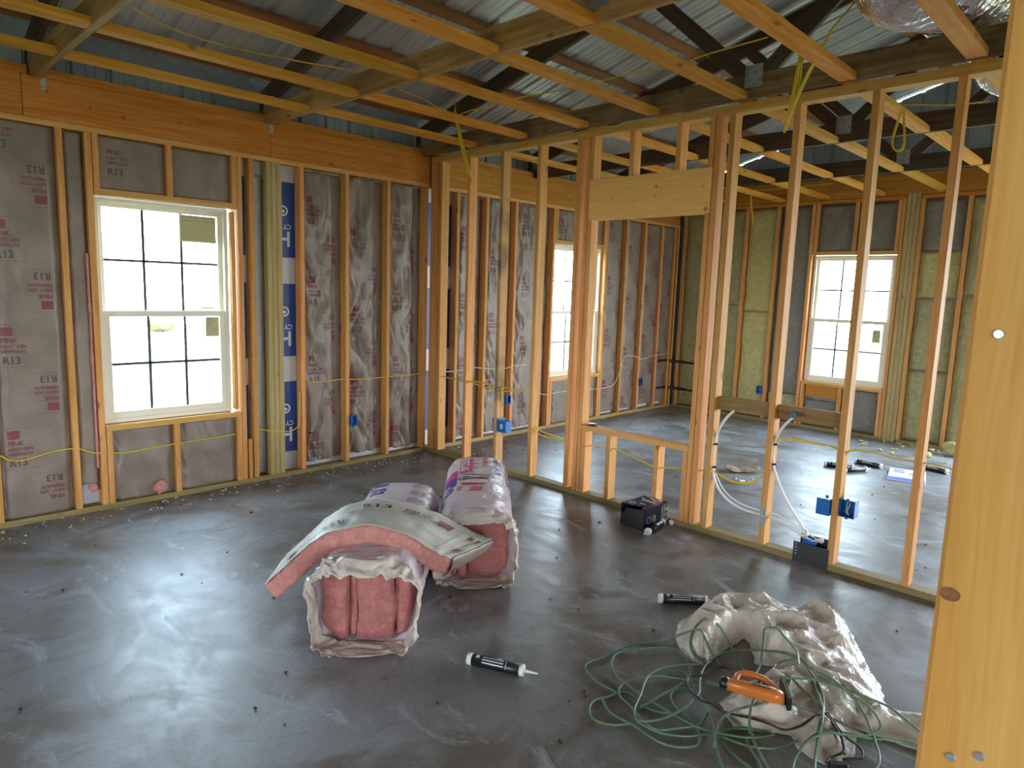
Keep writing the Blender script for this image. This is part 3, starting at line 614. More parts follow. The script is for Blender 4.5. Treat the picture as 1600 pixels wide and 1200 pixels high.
# ------------------------------------------------------------------ kraft faced batts
def nz(x, y, z): return noise.noise(Vector((x, y, z)))
def smooth(t): t = max(0, min(1, t)); return t*t*(3-2*t)
def batt(u0, u1, z0, z1, seed, label, fn, amp=.014, bulge=.028, pull=0.0, prints=True, phase=0.0, base=.040, mat=None, rough_edge=0.0, name='insulation_batt', cutl=None):
    """kraft faced batt filling a stud bay. fn(u, d, z) -> world point, d = depth behind the stud face.
       pull > 0: the facing hangs pulled away from the right-hand stud, leaving a dark recess there"""
    w = u1-u0; h = z1-z0; nu = max(10, int(w/.011)); nv = max(8, int(h/.016))
    def surf(u, z):
        t = (u-u0)/w; q = (z-z0)/h
        tt = t
        e = smooth(min(t, 1-t)/.16)
        d = base-bulge*e
        if pull: d += pull*smooth((t-.62)/.2)
        d = min(d, .088)
        fold = abs(nz(u*9+seed*3.1+nz(u*3, 0, z*2.1)*1.2, seed*1.7, z*2.2))
        fold2 = abs(nz(u*22+z*7+seed, seed*.7, z*6))
        left = .35+.65*smooth((.75-t)/.6)
        d += amp*(1.9*(fold-.25)+.8*(fold2-.2))*left*2
        d += .006*nz(u*4, seed, z*1.3)
        d = min(max(d, .0145), .086)
        return d
    vs = []; fs = []; mi = []
    for j in range(nv+1):
        for i in range(nu+1):
            u = u0+w*i/nu; z = z0+h*j/nv
            if rough_edge and j == 0: z += rough_edge*abs(nz(u*14, seed, 0))*2
            vs.append(fn(u, surf(u, z), z))
    for j in range(nv):
        for i in range(nu):
            q = j*(nu+1)+i; fs.append((q, q+1, q+nu+2, q+nu+1)); mi.append(0)
    b = len(vs)                                                        # fluffy body behind the facing, down to the sheathing
    ring = [(0, i) for i in range(nu+1)]+[(j, nu) for j in range(1, nv+1)]+[(nv, i) for i in range(nu-1, -1, -1)]+[(j, 0) for j in range(nv-1, 0, -1)]
    for (j, i) in ring:
        u = u0+w*i/nu; z = z0+h*j/nv; vs.append(fn(u, .094, z))
    R = len(ring)
    for k in range(R):
        j, i = ring[k]; j2, i2 = ring[(k+1) % R]
        fs.append((j*(nu+1)+i, b+k, b+(k+1) % R, j2*(nu+1)+i2)); mi.append(1)
    o = from_py(name, vs, fs, [mat or KRAFT, F_PINKD], None, True, mi); tag(o, label, 'insulation batt')
    if prints:
        pr = Print(); pitch = .655
        k = 0; z = z1+.10-phase
        while z > z0-.1:
            for side in (0, 1):
                zz = z-(0 if side == 0 else pitch/2)
                cx = u0+w*(.30 if side == 0 else .66)
                s = 1 if side == 0 else -1; rot = 0 if side == 0 else math.pi
                def P(dx, dz): return (cx+s*dx, zz+s*dz)
                items = []
                if zz-.30 < z0+.01 or zz+.30 > z1+.25: pass
                def okz(c, hh): return z0+.02 < c-hh and c+hh < z1-.015
                x, y = P(-.075, .055)
                yc = zz+s*.082
                if okz(yc, .035):
                    pr.rect(-.075, .055, -.01, .108, 0, .02, rot, cx, zz); pr.rect(-.064, .096, -.02, .100, 2, .02, rot, cx, zz) if 0 else None
                for (txt, size, dx, dy, m) in (('PINK', .042, -.075, .012, 0), ('NEXT GEN', .030, -.075, -.022, 0), ('FIBERGLAS', .030, -.075, -.053, 0), ('R13', .066, -.072, -.122, 1)):
                    c = zz+s*(dy+size*.35)
                    if okz(c, size*.45):
                        x, y = P(dx, dy); pr.text(txt, size, x, y, m, rot, .92)
                for dz in (.125, -.14):
                    if okz(zz+s*dz, .004): pr.rect(-.10, dz-.0008, .09, dz+.0008, 1, .02, rot, cx, zz)
            z -= pitch
        pr.build('printing', lambda u, z_: fn(min(max(u, u0+.003), u1-.003), surf(min(max(u, u0), u1), z_)-.0022, z_), [INK_RED, INK_DK], o)
    return o
FA = lambda u, d, z: (u, d, z)
batt(-3.80, -3.424, .045, 2.51, 1, 'printed kraft batt at the extreme left edge of the picture', FA, phase=.1)
batt(-3.382, -2.993, .045, 2.512, 2, 'large dull printed insulation batt nearest the left edge', FA, amp=.006, phase=.14)
batt(-2.950, -2.835, .19, 2.505, 3, 'narrow strip of kraft insulation left of the large left window', FA, amp=.006, prints=False, rough_edge=.02, base=.05)
batt(-2.750, -2.338, 2.178, 2.512, 4, 'printed batt piece above the left half of the left window', FA, amp=.006, bulge=.012, phase=.22)
batt(-2.295, -1.883, 2.178, 2.512, 5, 'printed batt piece above the right half of the left window', FA, amp=.006, bulge=.012, phase=.54)
batt(-2.750, -2.348, .044, .545, 6, 'crumpled batt piece under the left half of the left window', FA, amp=.02, bulge=.024, phase=2.2+.02)
batt(-2.305, -1.883, .044, .545, 7, 'crumpled batt piece under the right half of the left window', FA, amp=.014, bulge=.02, phase=2.16)
batt(-1.291, -.913, .085, 2.50, 8, 'wrinkled printed batt just right of the blue house wrap bay', FA, pull=.06, phase=.40, rough_edge=.02, amp=.032, bulge=.018)
batt(-.871, -.487, .09, 2.505, 9, 'wrinkled printed batt with the blue box low on its left', FA, pull=.06, phase=.64, rough_edge=.02, amp=.034, bulge=.018)
batt(-.445, -.059, .075, 2.505, 10, 'wrinkled printed batt nearest the partition corner', FA, pull=.065, phase=.45, rough_edge=.02, amp=.026, bulge=.02)
batt(.379, .731, .075, 2.50, 11, 'printed batt in the first far room bay left of the middle window', FA, pull=.06, phase=.5, rough_edge=.03, amp=.018)
batt(.773, 1.153, .075, 2.50, 12, 'printed batt in the second far room bay left of the middle window', FA, pull=.06, phase=.7, rough_edge=.03, amp=.018)
batt(1.195, 1.768, .07, 2.50, 13, 'sagging printed batt directly left of the middle window', FA, pull=.04, phase=.3, rough_edge=.05, amp=.022)
batt(1.852, 2.268, .044, .545, 14, 'kraft batt piece under the left half of the middle window', FA, phase=2.3)
batt(2.31, 2.72, .044, .545, 15, 'kraft batt piece under the right half of the middle window', FA, phase=2.3)
batt(1.852, 2.268, 2.178, 2.512, 16, 'kraft batt piece above the left half of the middle window', FA, phase=.3, bulge=.012)
batt(2.31, 2.72, 2.178, 2.512, 17, 'kraft batt piece above the right half of the middle window', FA, phase=.3, bulge=.012)
batt(2.802, 3.181, .08, 2.50, 18, 'pale printed batt immediately right of the middle window', FA, amp=.006, phase=.25, pull=.03)
batt(3.223, 3.599, .08, 2.50, 19, 'second printed batt right of the middle window', FA, amp=.006, phase=.5, pull=.03)
batt(3.641, 4.014, .10, 2.505, 20, 'third printed batt right of the middle window, in shade', FA, amp=.005, phase=.35)
batt(4.056, 4.338, .10, 2.505, 21, 'last kraft batt near the far corner, crossed by black pipes', FA, amp=.005, phase=.6)
# pink edge and tufts
def tuft(name, c, r, seed, mat, label, cat='insulation scrap', sq=(1, 1, 1), group=None, sub=3, kind=None):
    bm = bmesh.new(); bmesh.ops.create_icosphere(bm, subdivisions=sub, radius=1)
    for v in bm.verts:
        n = v.co.normalized(); k = 1+.45*noise.noise(n*2.1+Vector((seed, 0, 0)))+.22*noise.noise(n*6+Vector((seed, 3, 0)))
        v.co = Vector((n.x*sq[0], n.y*sq[1], n.z*sq[2]))*r*k
    zmin = min(v.co.z for v in bm.verts)
    o = from_bm(name, bm, mat, None, True); o.location = (c[0], c[1], c[2]-zmin)
    if label: tag(o, label, cat, group, kind)
    return o
tuft('insulation_scrap', (-2.46, -.005, .040), .045, 3, F_PINK, 'pink glass wool tuft on the plate under the left window', sq=(1, .5, 1.1))
tuft('insulation_scrap', (-2.875, .03, .13), .033, 5, F_PINK, 'pink glass wool poking out low in the narrow strip left of the window', sq=(.9, .5, .9))
# pink glass wool bulging along the edge beside the left window
bm = bmesh.new()
vs = []; n = 90
for j in range(n+1):
    z = .30+1.45*j/n; rr = .011+.008*abs(nz(z*9, 1, 0))
    for k in range(8): a = k*math.pi/4; vs.append((-2.845+rr*math.cos(a)*.8+.004*nz(z*5, 2, 2), .018+rr*math.sin(a), z))
fs = [(j*8+k, j*8+(k+1) % 8, (j+1)*8+(k+1) % 8, (j+1)*8+k) for j in range(n) for k in range(8)]+[tuple(range(7, -1, -1)), tuple(n*8+k for k in range(8))]
tag(from_py('insulation_edge', vs, fs, F_PINK, None, True), 'thin pink fluff line between narrow batt and the window stud', 'insulation scrap')
vs = []; n = 60
for j in range(n+1):
    z = .042+.85*j/n; rr = .016+.012*abs(nz(z*9, 7, 0))
    for k in range(8): a = k*math.pi/4; vs.append((1.640+rr*math.cos(a), .025+rr*math.sin(a), z))
fs = [(j*8+k, j*8+(k+1) % 8, (j+1)*8+(k+1) % 8, (j+1)*8+k) for j in range(n) for k in range(8)]+[tuple(range(7, -1, -1)), tuple(n*8+k for k in range(8))]
tag(from_py('insulation_edge', vs, fs, F_PINK, None, True), 'pink fluff hanging out low beside the middle window', 'insulation scrap')
# silver bubble wrap strip
vs = []; fs = []; nu, nv = 9, 130
for j in range(nv+1):
    for i in range(nu+1):
        u = -1.705+.088*i/nu; z = .05+2.36*j/nv; vs.append((u, .060-.012*math.sin(math.pi*i/nu)+.006*nz(u*30, 0, z*9)+.003*((i+j) % 2), z))
for j in range(nv):
    for i in range(nu):
        q = j*(nu+1)+i; fs.append((q, q+1, q+nu+2, q+nu+1))
o = from_py('bubble_wrap', vs, fs, plain('bubble_foil', (.34, .32, .29), .45, .6, bump=.4, scale=90), None, True)
o.modifiers.new('thick', 'SOLIDIFY').thickness = .004; tag(o, 'silvery bubble wrap strip between stud and laminated post', 'insulation strip')
# unfaced glass wool on the far wall
def wool(y0, y1, z0, z1, mat, seed, label, bulge=.03, x=L_, amp=.02):
    w = y1-y0; h = z1-z0; nu = max(8, int(w/.02)); nv = max(8, int(h/.025)); vs = []; fs = []
    for j in range(nv+1):
        for i in range(nu+1):
            t = i/nu; q = j/nv; y = y0+w*t; z = z0+h*q
            e = smooth(min(t, 1-t)/.2)*smooth(min(q, 1-q)/.05)
            d = .05-bulge*e+amp*nz(y*6+seed, seed*2.3, z*4)+amp*.8*abs(nz(y*2, seed, z*9))
            vs.append((x+max(d, .003), y, z))
    for j in range(nv):
        for i in range(nu):
            k = j*(nu+1)+i; fs.append((k, k+1, k+nu+2, k+nu+1))
    b = len(vs); ring = [(0, i) for i in range(nu+1)]+[(j, nu) for j in range(1, nv+1)]+[(nv, i) for i in range(nu-1, -1, -1)]+[(j, 0) for j in range(nv-1, 0, -1)]
    for (j, i) in ring: vs.append((x+.095, y0+w*i/nu, z0+h*j/nv))
    R = len(ring)
    for k in range(R):
        j, i = ring[k]; j2, i2 = ring[(k+1) % R]; fs.append((j*(nu+1)+i, b+k, b+(k+1) % R, j2*(nu+1)+i2))
    return tag(from_py('insulation_batt', vs, fs, mat, None, True), label, 'insulation batt')
wool(-.415, -.094, .05, 2.72, F_GRN, 1, 'dark greenish wool batt in the back corner of the far wall')
wool(-.95, -.457, 1.50, 2.72, F_GRN, 2, 'upper yellow green wool batt, wide bay nearest the back corner')
wool(-.95, -.457, .05, 1.49, F_GRN, 3, 'lower yellow green wool batt, wide bay nearest the back corner')
wool(-1.36, -.992, 1.42, 2.72, F_YEL, 4, 'upper bright yellow wool batt left of the far window')
wool(-1.36, -.992, .05, 1.41, F_YEL, 5, 'lower bright yellow wool batt left of the far window')
wool(-1.80, -1.43, .40, 2.72, F_GRY, 6, 'tall grey wool batt just left of the far window')
wool(-1.80, -1.43, .05, .39, F_GRN, 7, 'small greenish wool piece low, left of the far window')
wool(-2.29, -1.887, 2.176, 2.72, F_GRY, 8, 'grey wool piece above the left half of the far window')
wool(-2.745, -2.332, 2.176, 2.72, F_GRY, 9, 'grey wool piece above the right half of the far window')
wool(-2.29, -1.887, .05, .36, F_GRY, 10, 'grey wool piece under the left half of the far window')
wool(-2.745, -2.332, .05, .54, F_GRY, 11, 'grey wool piece under the right half of the far window')
tag(box('wood_scrap', L_+.03, L_+.05, -2.28, -1.90, .40, .545, W_BEAM), 'reddish board inset under the far window sill', 'board')
wool(-3.41, -3.010, 2.17, 2.72, F_GRY, 12, 'grey wool piece high right of the far window')
wool(-3.41, -3.010, 1.66, 2.16, F_YEL, 13, 'yellow wool piece right of the far window, below the grey one')
wool(-3.41, -3.010, .85, 1.65, F_GRN, 14, 'greenish wool piece halfway up right of the far window')
wool(-3.41, -3.010, .05, .84, F_GRN, 15, 'greenish wool piece at the bottom right of the far window')
wool(-3.83, -3.452, 1.70, 2.72, F_GRN, 16, 'upper green wool batt in the last visible bay of the far wall')
wool(-3.83, -3.452, .05, 1.69, F_GRN, 17, 'lower green wool batt in the last visible bay of the far wall')
